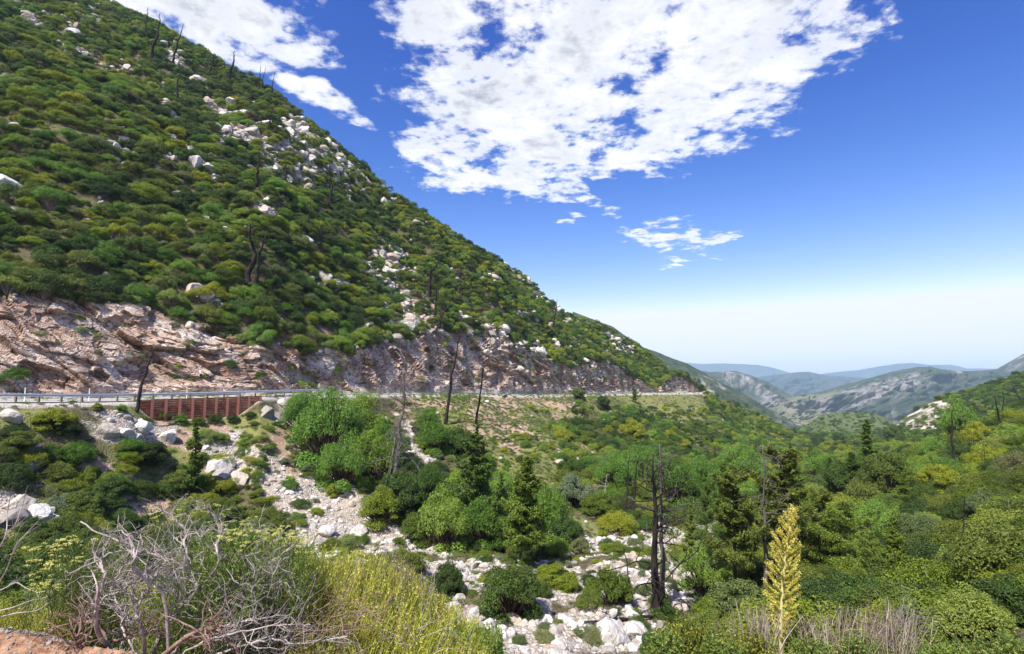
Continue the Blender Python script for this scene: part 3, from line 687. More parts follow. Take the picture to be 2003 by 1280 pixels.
# conifers: trunk + branches with drooping sprays
def conifer_parts(seed, h=1.0, w=.24, base=.22, nbr=70, lpb=120, ls=.012, droop=.25, bark=None, ndl=None, lean=0., sparse=0., top=1.0, flat=False):
    """unit height tree -> trunk MB, crown MB"""
    global rng; rng = np.random.default_rng(seed)
    tr, cr = MB(), MB()
    n_ = 14; zz = np.linspace(-.03, 1, n_)
    px_ = np.cumsum(rng.normal(size=n_) * .004) + lean * zz ** 1.3; py_ = np.cumsum(rng.normal(size=n_) * .004)
    tp = np.stack([px_, py_, zz], 1); tr.tube(tp, np.interp(zz, [0, .1, 1], [.022, .017, .003]), 8)
    ax = lambda z: np.array([np.interp(z, zz, px_), np.interp(z, zz, py_), z])
    for k in range(nbr):
        z = base + (1 - base) * (k + rng.uniform(0, 1)) / nbr
        z = min(z, .99); f = (z - base) / (1 - base)
        prof = ((1 - f) ** .62 if not flat else .42 + .58 * (1 - f) ** .8) * (.75 + .25 * math.sin(f * 23 + seed)) + .04
        if f < .12: prof *= .75
        L = w * prof * rng.uniform(.55, 1.15) * (1 if rng.random() > sparse else .35)
        a = k * 2.4 + rng.uniform(-.5, .5)
        o = ax(z); d0 = np.array([math.cos(a), math.sin(a), .15 + .5 * f])
        q = np.linspace(0, 1, 7)[:, None]
        pts = o + unit(d0) * L * q + np.array([0, 0, -1]) * droop * L * (q ** 1.6 * 1.2 - .75 * q ** 3)
        pts[1:] += rng.normal(size=(6, 3)) * L * .03
        tr.tube(pts, np.linspace(.0045, .001, 7), 3)
        side = unit(np.cross(d0, [0, 0, 1])); kk = int(lpb * (L / w + .15))
        u = rng.uniform(.12, 1.03, kk) ** .8; c = np.stack([np.interp(u, q[:, 0], pts[:, i]) for i in range(3)], 1)
        wd_ = L * .34 * np.sin(np.pi * np.clip(u, 0, 1) ** .8) ** .6 + .004
        # needles gather in side sprays
        ns = 9; sp = np.round(u * ns) / ns
        off = rng.uniform(-1, 1, kk) * wd_
        c = c + side * off[:, None] + unit(d0) * (np.abs(off) * .5 + (sp - u) * L * .6)[:, None]
        c[:, 2] += -np.abs(off) * .35 + rng.normal(size=kk) * L * (.03 if flat else .055) - rng.uniform(0, 1, kk) ** 3 * L * .16
        nn = unit(np.array([0, 0, 1.]) + rng.normal(size=(kk, 3)) * .55)
        cr.leaves(c, nn, ls * rng.uniform(.6, 1.3, kk), 2.4, up=unit(side * np.sign(off)[:, None] + unit(d0)))
    return tr, cr

# dead trees: unit height, trunk and branch tubes separately
def dead_parts(seed, rad=.02, nbr=14, blen=.22, lo=.25, hi=.97, lev=1, droop=-.3, lean=0., sides=8, curl=.5, brad=.005, bend=.01, kids=(2, 4)):
    global rng; rng = np.random.default_rng(seed)
    n_ = 16; zz = np.linspace(-.04, 1, n_)
    x = np.cumsum(rng.normal(size=n_)) * bend * .6 + lean * zz; y = np.cumsum(rng.normal(size=n_)) * bend * .6
    x -= x[0]; y -= y[0]
    tp = np.stack([x, y, zz], 1); tr = MB(); rr_ = np.interp(zz, [-.04, .04, 1], [1.25, 1, .16]) * rad * (1 + rng.normal(size=n_) * .05)
    tr.tube(tp, rr_, sides, cap=True)
    brs = []
    for k in range(nbr):
        z = lo + (hi - lo) * rng.uniform(0, 1); o = np.array([np.interp(z, zz, x), np.interp(z, zz, y), z])
        a = rng.uniform(0, 2 * np.pi); b = MB()
        twig_tree(b, o, [math.cos(a), math.sin(a), .25], blen * (1.15 - .75 * z) * rng.uniform(.35, 1.25), brad * (1.2 - z * .6), lev, kids, .5, curl, droop, .6, 0, 4, 7)
        brs.append(b)
    return tr, brs
# ------------------------------------------------------------------ road, guardrail, retaining wall, sign
def road_pt(t, f=0.0, dz=0.0):
    y = np.interp(t, tt, R6[0]); z = np.interp(t, tt, R6[1]); w = np.interp(t, tt, roadw)
    Y = y + f * w
    return np.array([t * Y, Y, z + .12 * f + dz])
m_as, n = new_mat('asphalt'); pos = n.new('ShaderNodeNewGeometry').outputs['Position']
c = n.mix(n.noise(pos, .8, 5, .6), (.27, .26, .245), (.40, .385, .36)); finish(n, c, .9)
m_sh, n = new_mat('gravel_shoulder'); pos = n.new('ShaderNodeNewGeometry').outputs['Position']
c = n.mix(n.noise(pos, 3, 5, .6), (.60, .55, .48), (.76, .72, .65)); finish(n, c, .95, bump=n.noise(pos, 9, 3), bstr=.4)
m_ln, n = new_mat('road_paint'); finish(n, (.75, .73, .68), .7)
def strip(name, f0, f1, dz, mat, t0, t1, N=240):
    t = np.linspace(t0, t1, N); A = np.array([road_pt(x, f0, dz) for x in t]); B = np.array([road_pt(x, f1, dz) for x in t])
    Vv = np.concatenate([A, B]); i = np.arange(N - 1)
    return link(name, mesh_np(name, Vv, np.stack([i, i + 1, i + N + 1, i + N], 1), None, [mat]))
tag(strip('shoulder', .03, .97, .10, m_sh, -1.42, tR - .004), kind='structure')
rd = tag(strip('road', .16, .88, .14, m_as, -1.42, tR - .004), kind='structure')
strip('edge_line', .19, .205, .146, m_ln, -1.42, tR - .01, 240).parent = rd
strip('edge_line', .84, .855, .146, m_ln, -1.42, tR - .01, 240).parent = rd

m_gal, n = new_mat('galvanised_steel'); pos = n.new('ShaderNodeNewGeometry').outputs['Position']
c = n.mix(n.noise(pos, 6, 4), (.50, .53, .57), (.68, .70, .73)); finish(n, c, .38, metal=.55, spec=.5)
m_post, n = new_mat('rail_post_wood'); pos = n.new('ShaderNodeNewGeometry').outputs['Position']
c = n.mix(n.noise(pos, 6, 4), (.13, .10, .08), (.24, .20, .17)); finish(n, c, .9)
def guardrail(t0, t1, step, label, hgt=.70):
    root = tag(bpy.data.objects.new('guardrail', None), label, 'guardrail'); COL.objects.link(root)
    # walk along the road by distance
    ts = np.linspace(t0, t1, 4000); Pn = np.array([road_pt(x, .015, 0) for x in ts]); ds = np.concatenate([[0], np.cumsum(np.linalg.norm(np.diff(Pn, axis=0), axis=1))])
    N = int(ds[-1] / step); sP = np.linspace(0, ds[-1], N + 1); Q_ = np.stack([np.interp(sP, ds, Pn[:, k]) for k in range(3)], 1)
    root.location = Q_[N // 2]
    tang = unit(np.gradient(Q_, axis=0)); nor = unit(np.cross([0, 0, 1.], tang))
    prof = np.array([(.00, -.16), (.045, -.125), (.075, -.085), (.03, -.02), (.03, .02), (.075, .085), (.045, .125), (.0, .16), (-.01, .155), (.02, .02), (.02, -.02), (-.01, -.155)])
    b = MB(); K = len(prof)
    # the beam bulges to both sides of the road posts
    ring = Q_[:, None] - nor[:, None] * prof[None, :, 0, None] + np.array([0, 0, 1.]) * (prof[None, :, 1, None] + hgt + .12)
    i = np.arange(N)[:, None] * K; j = np.arange(K)[None]; k = (j + 1) % K
    b.add(ring.reshape(-1, 3), np.stack([i + j, i + k, i + K + k, i + K + j], -1).reshape(-1, 4))
    V0 = Vector(Q_[N // 2])
    def put(name, mb, mat):
        me = mb.mesh(name, [mat]); me.transform(Matrix.Translation(-V0)); return link(name, me, root)
    put('rail_beam', b, m_gal)
    pb = MB(); pb.box((0, 0, .1), .16, .2, 1.75); pm = pb.mesh('post', [m_post])
    kb = MB(); kb.box((0, 0, 0), .12, .22, .34); km = kb.mesh('block', [m_post])
    for a in range(0, N + 1):
        if a > 99: break
        an = math.atan2(tang[a][1], tang[a][0])
        o = link('post', pm, root, Vector(Q_[a] + nor[a] * .17) - V0 + Vector((0, 0, .06))); o.rotation_euler.z = an
    return root
guardrail(-1.3, P(640, 775, 96)[0], 2.15, 'galvanised steel guardrail running along the outer road edge over the retaining wall')
guardrail(P(1195, 771, 270)[0], P(1245, 771, 300)[0], 3.0, 'short stretch of guardrail beside the road near the far bend')

# soldier pile wall with timber lagging
m_pile, n = new_mat('rusty_steel'); pos = n.new('ShaderNodeNewGeometry').outputs['Position']
c = n.mix(n.noise(pos, 5, 5, .6), (.50, .17, .125), (.62, .27, .20)); finish(n, c, .8, bump=n.noise(pos, 20, 3), bstr=.2)
m_lag, n = new_mat('timber_lagging'); pos = n.new('ShaderNodeNewGeometry').outputs['Position']
v = n.vmath('MULTIPLY', pos, (.5, .5, 9)); a = n.noise(v, 1.5, 5, .7)
c = n.mix(n.ramp(a, [(.35, 0.), (.65, 1.)]), (.10, .028, .014), (.34, .10, .05)); finish(n, c, .9, bump=a, bstr=.6, bdist=.02)
piles = [(297, 786, 806), (324, 786, 811), (351, 785, 817), (376, 783.5, 819), (400, 782.5, 813), (422, 781, 817), (444, 780, 814), (465, 779, 811), (486, 778, 807), (508.5, 777, 792)]
wall = tag(bpy.data.objects.new('retaining_wall', None), 'rust red retaining wall of steel piles and dark timber boards below the guardrail', 'retaining wall'); COL.objects.link(wall)
wp = []
for (px, ty, by) in piles:
    t = ray(px, (ty + by) / 2)[0]; Yp = np.interp(t, tt, R6[0]) - 1.0
    zt = np.interp(t, tt, R6[1]) + .28; zb = ray(px, by)[1] * Yp
    wp.append((t * Yp, Yp, zt, zb))
wall.location = (wp[4][0], wp[4][1], wp[4][3]); WL = wall.location
for i, (x, y, zt, zb) in enumerate(wp):
    j = min(i, len(wp) - 2); an = math.atan2(wp[j + 1][1] - wp[j][1], wp[j + 1][0] - wp[j][0])
    b = MB(); H = zt - zb + .9
    b.box((0, -.16, 0), .34, .03, H); b.box((0, .14, 0), .34, .03, H); b.box((0, -.01, 0), .03, .265, H)
    o = link('pile', b.mesh('pile', [m_pile]), wall, Vector((x, y, zt - H / 2)) - WL); o.rotation_euler.z = an
px0 = (wp[0][0] * 2 - wp[1][0] - .1, wp[0][1] * 2 - wp[1][1], wp[0][2] - .1, wp[0][3] + 1.3)
wl = [px0] + wp
rr_ = np.random.default_rng(5)
for i in range(len(wl) - 1):
    A, B = wl[i], wl[i + 1]; an = math.atan2(B[1] - A[1], B[0] - A[0]); L = math.hypot(B[1] - A[1], B[0] - A[0])
    zt = (A[2] + B[2]) / 2 - .06; zb = min(A[3], B[3]) - .7
    b = MB(); k = 0; z = zt - .11
    while z > zb:
        b.box((rr_.normal() * .01, rr_.normal() * .012, z - zt), L - .05, .10, .215, Matrix.Rotation(rr_.normal() * .004, 3, 'Y')); z -= .235
    o = link('lagging_panel', b.mesh('lagging_panel', [m_lag]), wall, Vector(((A[0] + B[0]) / 2, (A[1] + B[1]) / 2, zt)) - WL); o.rotation_euler.z = an

# small delineator posts and the orange sign at the far bend
m_or, n = new_mat('orange_sign_paint'); finish(n, (.85, .33, .02), .5)
m_wp, n = new_mat('white_post_paint'); finish(n, (.75, .73, .68), .6)
g0, _ = ground(1283, 772)
gp = Vector(road_pt(P(1283, 768, 320)[0], .92, 0))
sg = tag(bpy.data.objects.new('road_sign', None), 'small orange warning sign standing by the far road bend', 'road sign'); COL.objects.link(sg); sg.location = gp
b = MB(); b.box((0, 0, 1.6), .12, .12, 3.4); link('signpost', b.mesh('signpost', [m_gal]), sg)
b = MB(); b.box((0, -.1, 3.3), 1.6, .06, 2.4, Matrix.Rotation(math.radians(0), 3, 'Y')); link('sign_panel', b.mesh('sign_panel', [m_or]), sg)
mk = None
for i, (px, lab) in enumerate([(48, 'thin white marker post on the guardrail at the left edge of the road'), (174, 'thin white marker post on the guardrail left of the retaining wall'), (365, 'thin white marker post behind the guardrail above the left half of the wall'), (437, 'thin white marker post behind the guardrail above the right half of the wall')]):
    t = P(px, 780, 60)[0]; p = road_pt(t, .07, 0)
    b = MB(); b.box((0, 0, .75), .09, .05, 1.7); b.box((0, -.03, 1.42), .1, .03, .2, m=1)
    o = link('marker_post', b.mesh('marker_post', [m_wp, m_gal]), None, p); tag(o, lab, 'marker post', 'marker posts along the guardrail')
# ------------------------------------------------------------------ stuff instancing: one object, points carrying rotation / scale / index
def stuff(name, label, cat, meshes, locs, rots, scls, idx):
    src = bpy.data.collections.new(name + '_sources')
    for k, me_ in enumerate(meshes):
        ob = bpy.data.objects.new('%s_source.%03d' % (name, k), me_); src.objects.link(ob)
    pm = bpy.data.meshes.new(name); pm.vertices.add(len(locs)); pm.vertices.foreach_set('co', np.asarray(locs, np.float32).ravel())
    a = pm.attributes.new('rot', 'FLOAT_VECTOR', 'POINT'); a.data.foreach_set('vector', np.asarray(rots, np.float32).ravel())
    a = pm.attributes.new('scl', 'FLOAT_VECTOR', 'POINT'); a.data.foreach_set('vector', np.asarray(scls, np.float32).ravel())
    a = pm.attributes.new('idx', 'INT', 'POINT'); a.data.foreach_set('value', np.asarray(idx, np.int32).ravel())
    o = link(name, pm)
    gt = bpy.data.node_groups.new(name, 'GeometryNodeTree')
    gt.interface.new_socket('Geometry', in_out='INPUT', socket_type='NodeSocketGeometry'); gt.interface.new_socket('Geometry', in_out='OUTPUT', socket_type='NodeSocketGeometry')
    nn = gt.nodes; L = gt.links
    gi_ = nn.new('NodeGroupInput'); go = nn.new('NodeGroupOutput'); ip = nn.new('GeometryNodeInstanceOnPoints'); ci = nn.new('GeometryNodeCollectionInfo')
    ci.inputs['Collection'].default_value = src; ci.inputs['Separate Children'].default_value = True; ci.inputs['Reset Children'].default_value = True
    L.new(gi_.outputs[0], ip.inputs['Points']); L.new(ci.outputs[0], ip.inputs['Instance']); ip.inputs['Pick Instance'].default_value = True
    for an, dt, sk in (('idx', 'INT', 'Instance Index'), ('rot', 'FLOAT_VECTOR', 'Rotation'), ('scl', 'FLOAT_VECTOR', 'Scale')):
        na = nn.new('GeometryNodeInputNamedAttribute'); na.data_type = dt; na.inputs['Name'].default_value = an
        L.new(na.outputs[0], ip.inputs[sk])
    L.new(ip.outputs[0], go.inputs[0])
    md = o.modifiers.new('scatter', 'NODES'); md.node_group = gt
    return tag(o, label, cat, kind='stuff')

# ------------------------------------------------------------------ where things can grow: faces of the terrain
fa = V_T[Qt[:, 0]]; fb = V_T[Qt[:, 1]]; fc = V_T[Qt[:, 2]]; fd = V_T[Qt[:, 3]]
fn = np.cross(fc - fa, fd - fb); farea = np.linalg.norm(fn, axis=1) / 2; fn = unit(fn); fn *= np.sign(fn[:, 2:3])
fcen = (fa + fb + fc + fd) / 4; fv = vflat[Qt[:, 0]]; ft = tflat[Qt[:, 0]]
fpx, fpy = project(fcen)
f_scree = scree[Qt[:, 0]]; f_dirt = dirt[Qt[:, 0]]; f_cut = cutz[Qt[:, 0]]; f_lf = lf[Qt[:, 0]]
inview = (fpx > -260) & (fpx < 2260) & (fpy > -200) & (fpy < 1420)
srng = np.random.default_rng(99)
def sample(dens, cap=60000):
    """dens: expected points per m2 on each face -> points, face ids"""
    lam = dens * farea; tot = lam.sum(); N = int(min(tot, cap))
    cs = np.cumsum(lam); f = np.searchsorted(cs, srng.uniform(0, cs[-1], N)); f = np.minimum(f, len(lam) - 1)
    u = srng.uniform(0, 1, (N, 1)); v = srng.uniform(0, 1, (N, 1))
    p = (fa[f] * (1 - u) + fb[f] * u) * (1 - v) + (fd[f] * (1 - u) + fc[f] * u) * v
    return p, f
def darts(p, r, k=.75, order=None):
    """keep points whose discs (scaled by k) do not overlap"""
    cell = float(r.max()) * 2 * k; grid = {}; keep = []
    for i in (range(len(p)) if order is None else order):
        gx, gy = int(p[i, 0] // cell), int(p[i, 1] // cell); ok = True
        for a in (-1, 0, 1):
            for b in (-1, 0, 1):
                for j in grid.get((gx + a, gy + b), ()):
                    if (p[i, 0] - p[j, 0]) ** 2 + (p[i, 1] - p[j, 1]) ** 2 + (p[i, 2] - p[j, 2]) ** 2 * .6 < (k * (r[i] + r[j])) ** 2: ok = False; break
                if not ok: break
            if not ok: break
        if ok: grid.setdefault((gx, gy), []).append(i); keep.append(i)
    return np.array(keep, int)
def inb(L, k=1.0):
    """faces inside any of these photo patches"""
    o = np.zeros(len(fpx), bool)
    for (px, py, rx, ry, an) in L:
        c_, s_ = math.cos(math.radians(an)), math.sin(math.radians(an))
        u = ((fpx - px) * c_ + (fpy - py) * s_) / rx; v = (-(fpx - px) * s_ + (fpy - py) * c_) / ry
        o |= (u * u + v * v) < k
    return o
clump = fbm(fcen / 9., 3, 201) * .5 + .5
f_out = inb([(a + 1, b + 3, 13 if a < 650 else 9, 10 if a < 650 else 7, 35) for a, b in OUTC])
SH = []      # (x, y, z, radius, palette, zone, hscale, nx, ny)
def grow(zone, mask, dens, rmin, rmax, pals, k=.62, hs=(.8, 1.15), cap=60000, powr=1.6, sink=.12):
    d = dens * mask * inview * (1 - np.clip(f_scree * 1.0, 0, 1) * (.93 if zone != 'creek' else .0)) * (1 - f_cut * (zone != 'cut')) * (1 - .75 * f_dirt) * (1 - .9 * (f_out & (zone == 'hill'))) * ~((fv > 5.62) & (fv < 8.1) & (f_lf > .5)) * np.where((fv > 5.35) & (fv < 6) & (f_lf > .5) & (rmax > 1.2), .12, 1)
    p, f = sample(d, cap)
    if len(p) == 0: return
    r = rmin + (rmax - rmin) * srng.uniform(0, 1, len(p)) ** powr
    ord_ = np.argsort(-r); kp = darts(p, r, k, ord_)
    pn = list(pals); pw = np.array([pals[x] for x in pn], float); pw /= pw.sum()
    pick = srng.choice(len(pn), len(kp), p=pw)
    patch = fbm(p[kp] / 13., 3, 211) + srng.normal(0, .25, len(kp))
    if 'dark' in pn: pick = np.where(patch < -.38, pn.index('dark'), pick)
    if 'olive' in pn and not (zone == 'right' and rmax < 2): pick = np.where(patch > .42, pn.index('olive'), pick)
    for i, q in zip(kp, pick):
        nn_ = fn[f[i]]; SH.append((p[i, 0], p[i, 1], p[i, 2] - sink * r[i], r[i], pn[q], zone, srng.uniform(*hs), nn_[0], nn_[1]))
hillm = (fv >= 9.0) & (fv <= 10.35) & (f_lf > .5)
grow('hill', hillm & (clump > .22), .42, .9, 3.0, {'hill': 8, 'dark': 3.5, 'fresh': .8, 'olive': 2}, k=.47)
grow('hill', hillm & (clump <= .22), .16, .7, 1.8, {'hill': 5, 'olive': 3, 'sage': 2}, k=.7)
grow('cut', (fv >= 8.15) & (fv < 9.02) & (f_lf > .5) & (fbm(fcen / 6., 3, 203) > .1), .08, .4, 1.4, {'hill': 3, 'sage': 1}, k=.8)
low = (fv >= 4.0) & (fv < 5.8)
stip = inb([(990, 850, 190, 55, 22), (1040, 880, 130, 60, 25), (880, 800, 110, 25, 5)])
leftlow = low & (fpx < 720); midlow = low & (fpx >= 720) & (fpx < 1100) & ~stip; farlow = (fv >= 4.0) & (fv < 8.9) & (fpx >= 1100) & (fpx < 1560)
grow('bank', leftlow & (clump > .15) & (fpx < 460), .95, .45, 1.7, {'dark': 5, 'hill': 3.5, 'olive': 2, 'sage': 1.5}, k=.55)
grow('bank', leftlow & (fpx >= 460), 1.1, .3, 1.2, {'dark': 1.5, 'hill': 3, 'olive': 3, 'sage': 2}, k=.64, hs=(.6, .9))
grow('bank', midlow, .35, .5, 1.7, {'hill': 4, 'olive': 2, 'sage': 1.5, 'dark': 1}, k=.70)
grow('bank', low & stip, .05, .7, 1.6, {'hill': 4, 'olive': 2}, k=.9)
grow('slope', farlow & (clump > .22), .34, .7, 2.7, {'hill': 7, 'dark': 4, 'fresh': 1.5, 'olive': 1}, k=.58)
grow('creek', (fv >= 3.0) & (fv < 4.05) & (fpx > 500) & (fpx < 1420) & (fbm(fcen / 6., 3, 207) > -.05), .35, .35, 1.25, {'dark': 5, 'sage': 3, 'olive': 2}, k=.8, hs=(.7, 1.0))
grow('creek', (fv >= 3.0) & (fv < 4.05) & (fpx > 500) & (fpx < 1420), .22, .25, .6, {'dark': 2, 'sage': 4, 'olive': 3}, k=.9, hs=(.6, .9))
rt = (fv >= 2.75) & (fv < 9.99) & (ft > .38) & (fpx > 1420)
grow('right', rt & (fcen[:, 1] < 48), .8, .5, 1.9, {'olive': 1.2, 'dark': 8, 'hill': 1.5}, k=.52)
grow('right', rt & (fcen[:, 1] >= 48) & (fcen[:, 1] < 70), .75, .6, 2.0, {'olive': 3, 'dark': 5, 'hill': 2.0}, k=.54)
grow('right', rt & (fcen[:, 1] >= 70) & (fv < 9.99), .22, .9, 3.0, {'olive': 7, 'dark': 3, 'fresh': 1.5, 'hill': 2}, k=.54)
grow('creek', (fv >= 2.75) & (fv < 4.3) & (fpx <= 520) & (fpx > -260), .5, .7, 1.9, {'dark': 6, 'hill': 1}, k=.62)
grow('valley', (fv >= 10) & (fv < 11.4) & (ft > .3) & (fpx > 1380), .012, 1.8, 4.2, {'dark': 5, 'hill': 2, 'fresh': 1}, k=.8, cap=9000)
nbk = (fv >= 1.35) & (fv < 2.9)
grow('near', nbk & (fcen[:, 1] > 9) & (np.abs(fpx - 1120) > 170), .35, .5, 1.2, {'dark': 4, 'olive': 2}, k=.7)
print('shrubs', len(SH))
S_ = np.array([[s[0], s[1], s[2], s[3]] for s in SH]); spx, spy = project(S_[:, :3] + [0, 0, .6] * S_[:, 3:4])
app = S_[:, 3] / S_[:, 1]
cand = np.argsort(-app); chosen = set()
for i in cand:
    if len(chosen) >= 300: break
    if not (-5 < spx[i] < 2008 and 0 < spy[i] < 1275) or SH[i][5] == 'near': continue
    tp = Vector((S_[i, 0], S_[i, 1], S_[i, 2] + S_[i, 3] * .95)); dist = tp.length
    h = BV.ray_cast(Vector((0, 0, 0)), tp.normalized(), dist - .3)
    if h[0] is None: chosen.add(int(i))
# landmarks used to say which shrub is meant: (pixel, phrase)
LANDM = [(400, 800, 'the rust red retaining wall'), (540, 800, 'the pale boulders at the right end of the wall'), (100, 810, 'the round bush by the guardrail'), (290, 760, 'the leaning dead trunk by the guardrail'), (40, 980, 'the grey rock face at the left edge'),
         (450, 900, 'the white rock outcrop below the wall'), (600, 1010, 'the fan of white rubble'), (380, 900, 'the slim fir left of the rubble'), (740, 970, 'the small round oak at the rubble foot'), (780, 860, 'the grey drooping snag'), (1030, 1000, 'the green fir beside the creek'),
         (905, 940, 'the leaning ragged firs'), (1285, 1020, 'the tall twin charred trunks'), (1230, 950, 'the two short black trunks'), (1080, 1190, 'the streaked grey boulder'), (965, 1200, 'the white blocky boulder'), (1440, 1080, 'the dark fir trunk left of the yellow flower stalk'),
         (1530, 950, 'the golden crowned fir'), (1545, 1120, 'the yellow flower stalk'), (1640, 1060, 'the wide dark fir right of the flower stalk'), (1880, 1050, 'the crooked black snag on the right slope'), (1864, 860, 'the straight black trunk on the right slope'),
         (1970, 830, 'the leaning black trunk at the right edge'), (1735, 920, 'the tall dark oak in the valley'), (1697, 880, 'the narrow fir in the valley'), (1655, 950, 'the round dark oak in the valley'), (1845, 1010, 'the patch of red earth'), (1880, 920, 'the bright slender trees'),
         (1980, 1110, 'the pale stones at the right edge'), (1900, 1200, 'the dry stalks at the lower right'), (1340, 1240, 'the rosemary like bush in the foreground'), (300, 1000, 'the bleached dead bush'), (1240, 760, 'the far road bend'), (1160, 1060, 'the creek rubble'), (870, 1150, 'the creek rubble left of the boulders'),
         (1400, 960, 'the dark conifers in the canyon bottom'), (1160, 930, 'the pale forked snag'), (200, 950, 'the dark thicket on the left bank'), (500, 480, 'the pair of burnt snags above the cut'), (560, 300, 'the white outcrops high on the hill'), (100, 350, 'the upper left hillside'), (850, 600, 'the burnt trunks above the cut')]
ZN = {'hill': 'on the steep hillside above the road cut', 'cut': 'clinging to the rock cut', 'bank': 'on the slope below the road', 'slope': 'on the long green slope below the far road', 'creek': 'in the canyon bottom', 'right': 'on the right hand slope', 'valley': 'on the valley floor', 'near': 'on the near bank'}
PALN = {'hill': 'leafy green', 'dark': 'dark green', 'olive': 'olive green', 'fresh': 'bright green', 'sage': 'pale sage'}
def where(px, py, skip=None):
    d, k = min(((px - a) ** 2 + ((py - b) * 1.2) ** 2, i) for i, (a, b, _) in enumerate(LANDM) if _ != skip); a, b, ph = LANDM[k]
    dx_, dy_ = px - a, py - b
    if d < 30 ** 2: rel = 'beside'
    elif abs(dx_) > abs(dy_) * 1.2: rel = ('far ' if abs(dx_) > 110 else '') + ('to the right of' if dx_ > 0 else 'to the left of')
    else: rel = ('well ' if abs(dy_) > 90 else '') + ('below' if dy_ > 0 else 'above')
    return rel + ' ' + ph
def cut_words(s, n_=16): return ' '.join(s.split()[:n_])
USED = {}
for i in sorted(chosen):
    x, y, z, r, pal, zone, hs_, nx, ny = SH[i]
    fine = r / y * F > 15; k = int(srng.integers(0, 2 if fine else 4)); fm, sm = (FINE if fine else FORMS)[(pal, k)]
    root = bpy.data.objects.new('shrub', None); COL.objects.link(root); root.location = (x, y, z)
    root.rotation_euler = (-ny * .35, nx * .35, srng.uniform(0, 6.28)); root.scale = (r, r, r * hs_)
    a_ = r / y * F; size = 'large' if a_ > 44 else ('rounded' if a_ > 32 else 'small')
    _, k1 = min(((spx[i] - a) ** 2 + ((spy[i] - b_) * 1.2) ** 2, q_) for q_, (a, b_, _) in enumerate(LANDM)); tall = 'tall' if hs_ > 1.0 else 'low'
    opts = [w_ + ' ' + PALN[pal] + ' shrub ' + where(spx[i], spy[i], sk) for w_, sk in ((size, None), (tall, None), (size, k1), (tall, k1), (size + ' ' + tall, None), (size + ' ' + tall, k1))]
    lab = next((cut_words(o_) for o_ in opts if cut_words(o_) not in USED), cut_words(opts[0]))
    grp_ = USED.setdefault(lab, 'shrubs ' + ZN[zone])
    tag(root, lab, 'shrub', grp_)
    link('foliage', fm, root); link('stems', sm, root)
rest = [i for i in range(len(SH)) if i not in chosen]
pl_ = list(M_LEAF); meshes = []
for pal in pl_:
    for k in range(4):
        A, B = FORMS[(pal, k)]; meshes.append(A)
for pal in pl_: meshes += [FINE[(pal, 0)][0], FINE[(pal, 1)][0]]
A_ = np.array([[SH[i][0], SH[i][1], SH[i][2]] for i in rest])
rot = np.array([[-SH[i][8] * .35, SH[i][7] * .35, srng.uniform(0, 6.28)] for i in rest])
scl = np.array([[SH[i][3] * srng.uniform(.8, 1.55), SH[i][3], SH[i][3] * SH[i][6]] for i in rest])
idx = np.array([pl_.index(SH[i][4]) * 4 + srng.integers(0, 4) if SH[i][3] / SH[i][1] * F < 14 else len(pl_) * 4 + pl_.index(SH[i][4]) * 2 + srng.integers(0, 2) for i in rest])
stuff('chaparral_scrub', 'dense green chaparral scrub covering the canyon slopes', 'scrub', meshes, A_, rot, scl, idx)
# shrubs on the two nearer hills across the valley
hp, hr, hi = [], [], []
for bv, Yc, r0, r1, N, xr in ((MTN_BV[7], 400, 1.6, 3.4, 3400, (1700, 2200)), (MTN_BV[6], 800, 1.6, 3.6, 900, (1540, 1800))):
    for _ in range(N):
        t, s = ray(srng.uniform(*xr), srng.uniform(725, 880)); h = bv.ray_cast(Vector((0, 0, 0)), Vector((t, 1, s)).normalized(), 3000)
        if h[0] is None: continue
        q = h[0]; qx, qy = project(np.array([q[:]]))
        rocky = ((qx[0] - 1815) / 85) ** 2 + ((qy[0] - 815) / 30) ** 2 < 1
        if rocky and srng.random() < .88: continue
        hp.append(q[:]); r = srng.uniform(r0, r1) ; hr.append([r, r, r * .8]); hi.append(srng.integers(0, 8))
meshes2 = [FORMS[('dark', k)][0] for k in range(4)] + [FORMS[('hill', k)][0] for k in range(4)]
stuff('distant_scrub', 'dark green scrub covering the granite hill across the valley', 'scrub', meshes2, hp, np.stack([0 * srng.uniform(0, 1, len(hp)), np.zeros(len(hp)), srng.uniform(0, 6.28, len(hp))], 1), hr, hi)
# tufts of grass and subshrubs
gd = ((fv >= 3.2) & (fv < 8.0)) * inview * (1 - f_scree * .93) * 1.0
gd = gd * np.where(stip, 1.5, .55) * np.where(fcen[:, 1] > 260, 0.2, 1) * np.where(f_dirt > .5, .9, 1)
p1, f1 = sample(gd, 26000); gd2 = hillm * inview * .12 * (1 - f_scree * .8); p2, f2 = sample(gd2, 9000)
gd3 = ((fv >= 8.2) & (fv < 9.0) & (f_lf > .5) & (fbm(fcen / 5., 3, 205) > .1)) * inview * .10; p3, f3 = sample(gd3, 1500)
gd4 = ((fv >= 3.2) & (fv < 4.1)) * inview * .25 * f_scree; p4, f4 = sample(gd4, 1500)
pp = np.concatenate([p1, p2, p3, p4]); r = srng.uniform(.22, .5, len(pp)) * np.interp(pp[:, 1], [0, 60, 250], [.8, 1, 1.7])
stuff('grass', 'tufts of dry grass and low subshrubs on the slopes', 'grass', TUFTS, pp, np.stack([srng.uniform(-.2, .2, len(pp)), srng.uniform(-.2, .2, len(pp)), srng.uniform(0, 6.28, len(pp))], 1), np.stack([r, r, r * srng.uniform(.6, 1.1, len(pp))], 1), srng.integers(0, 4, len(pp)))

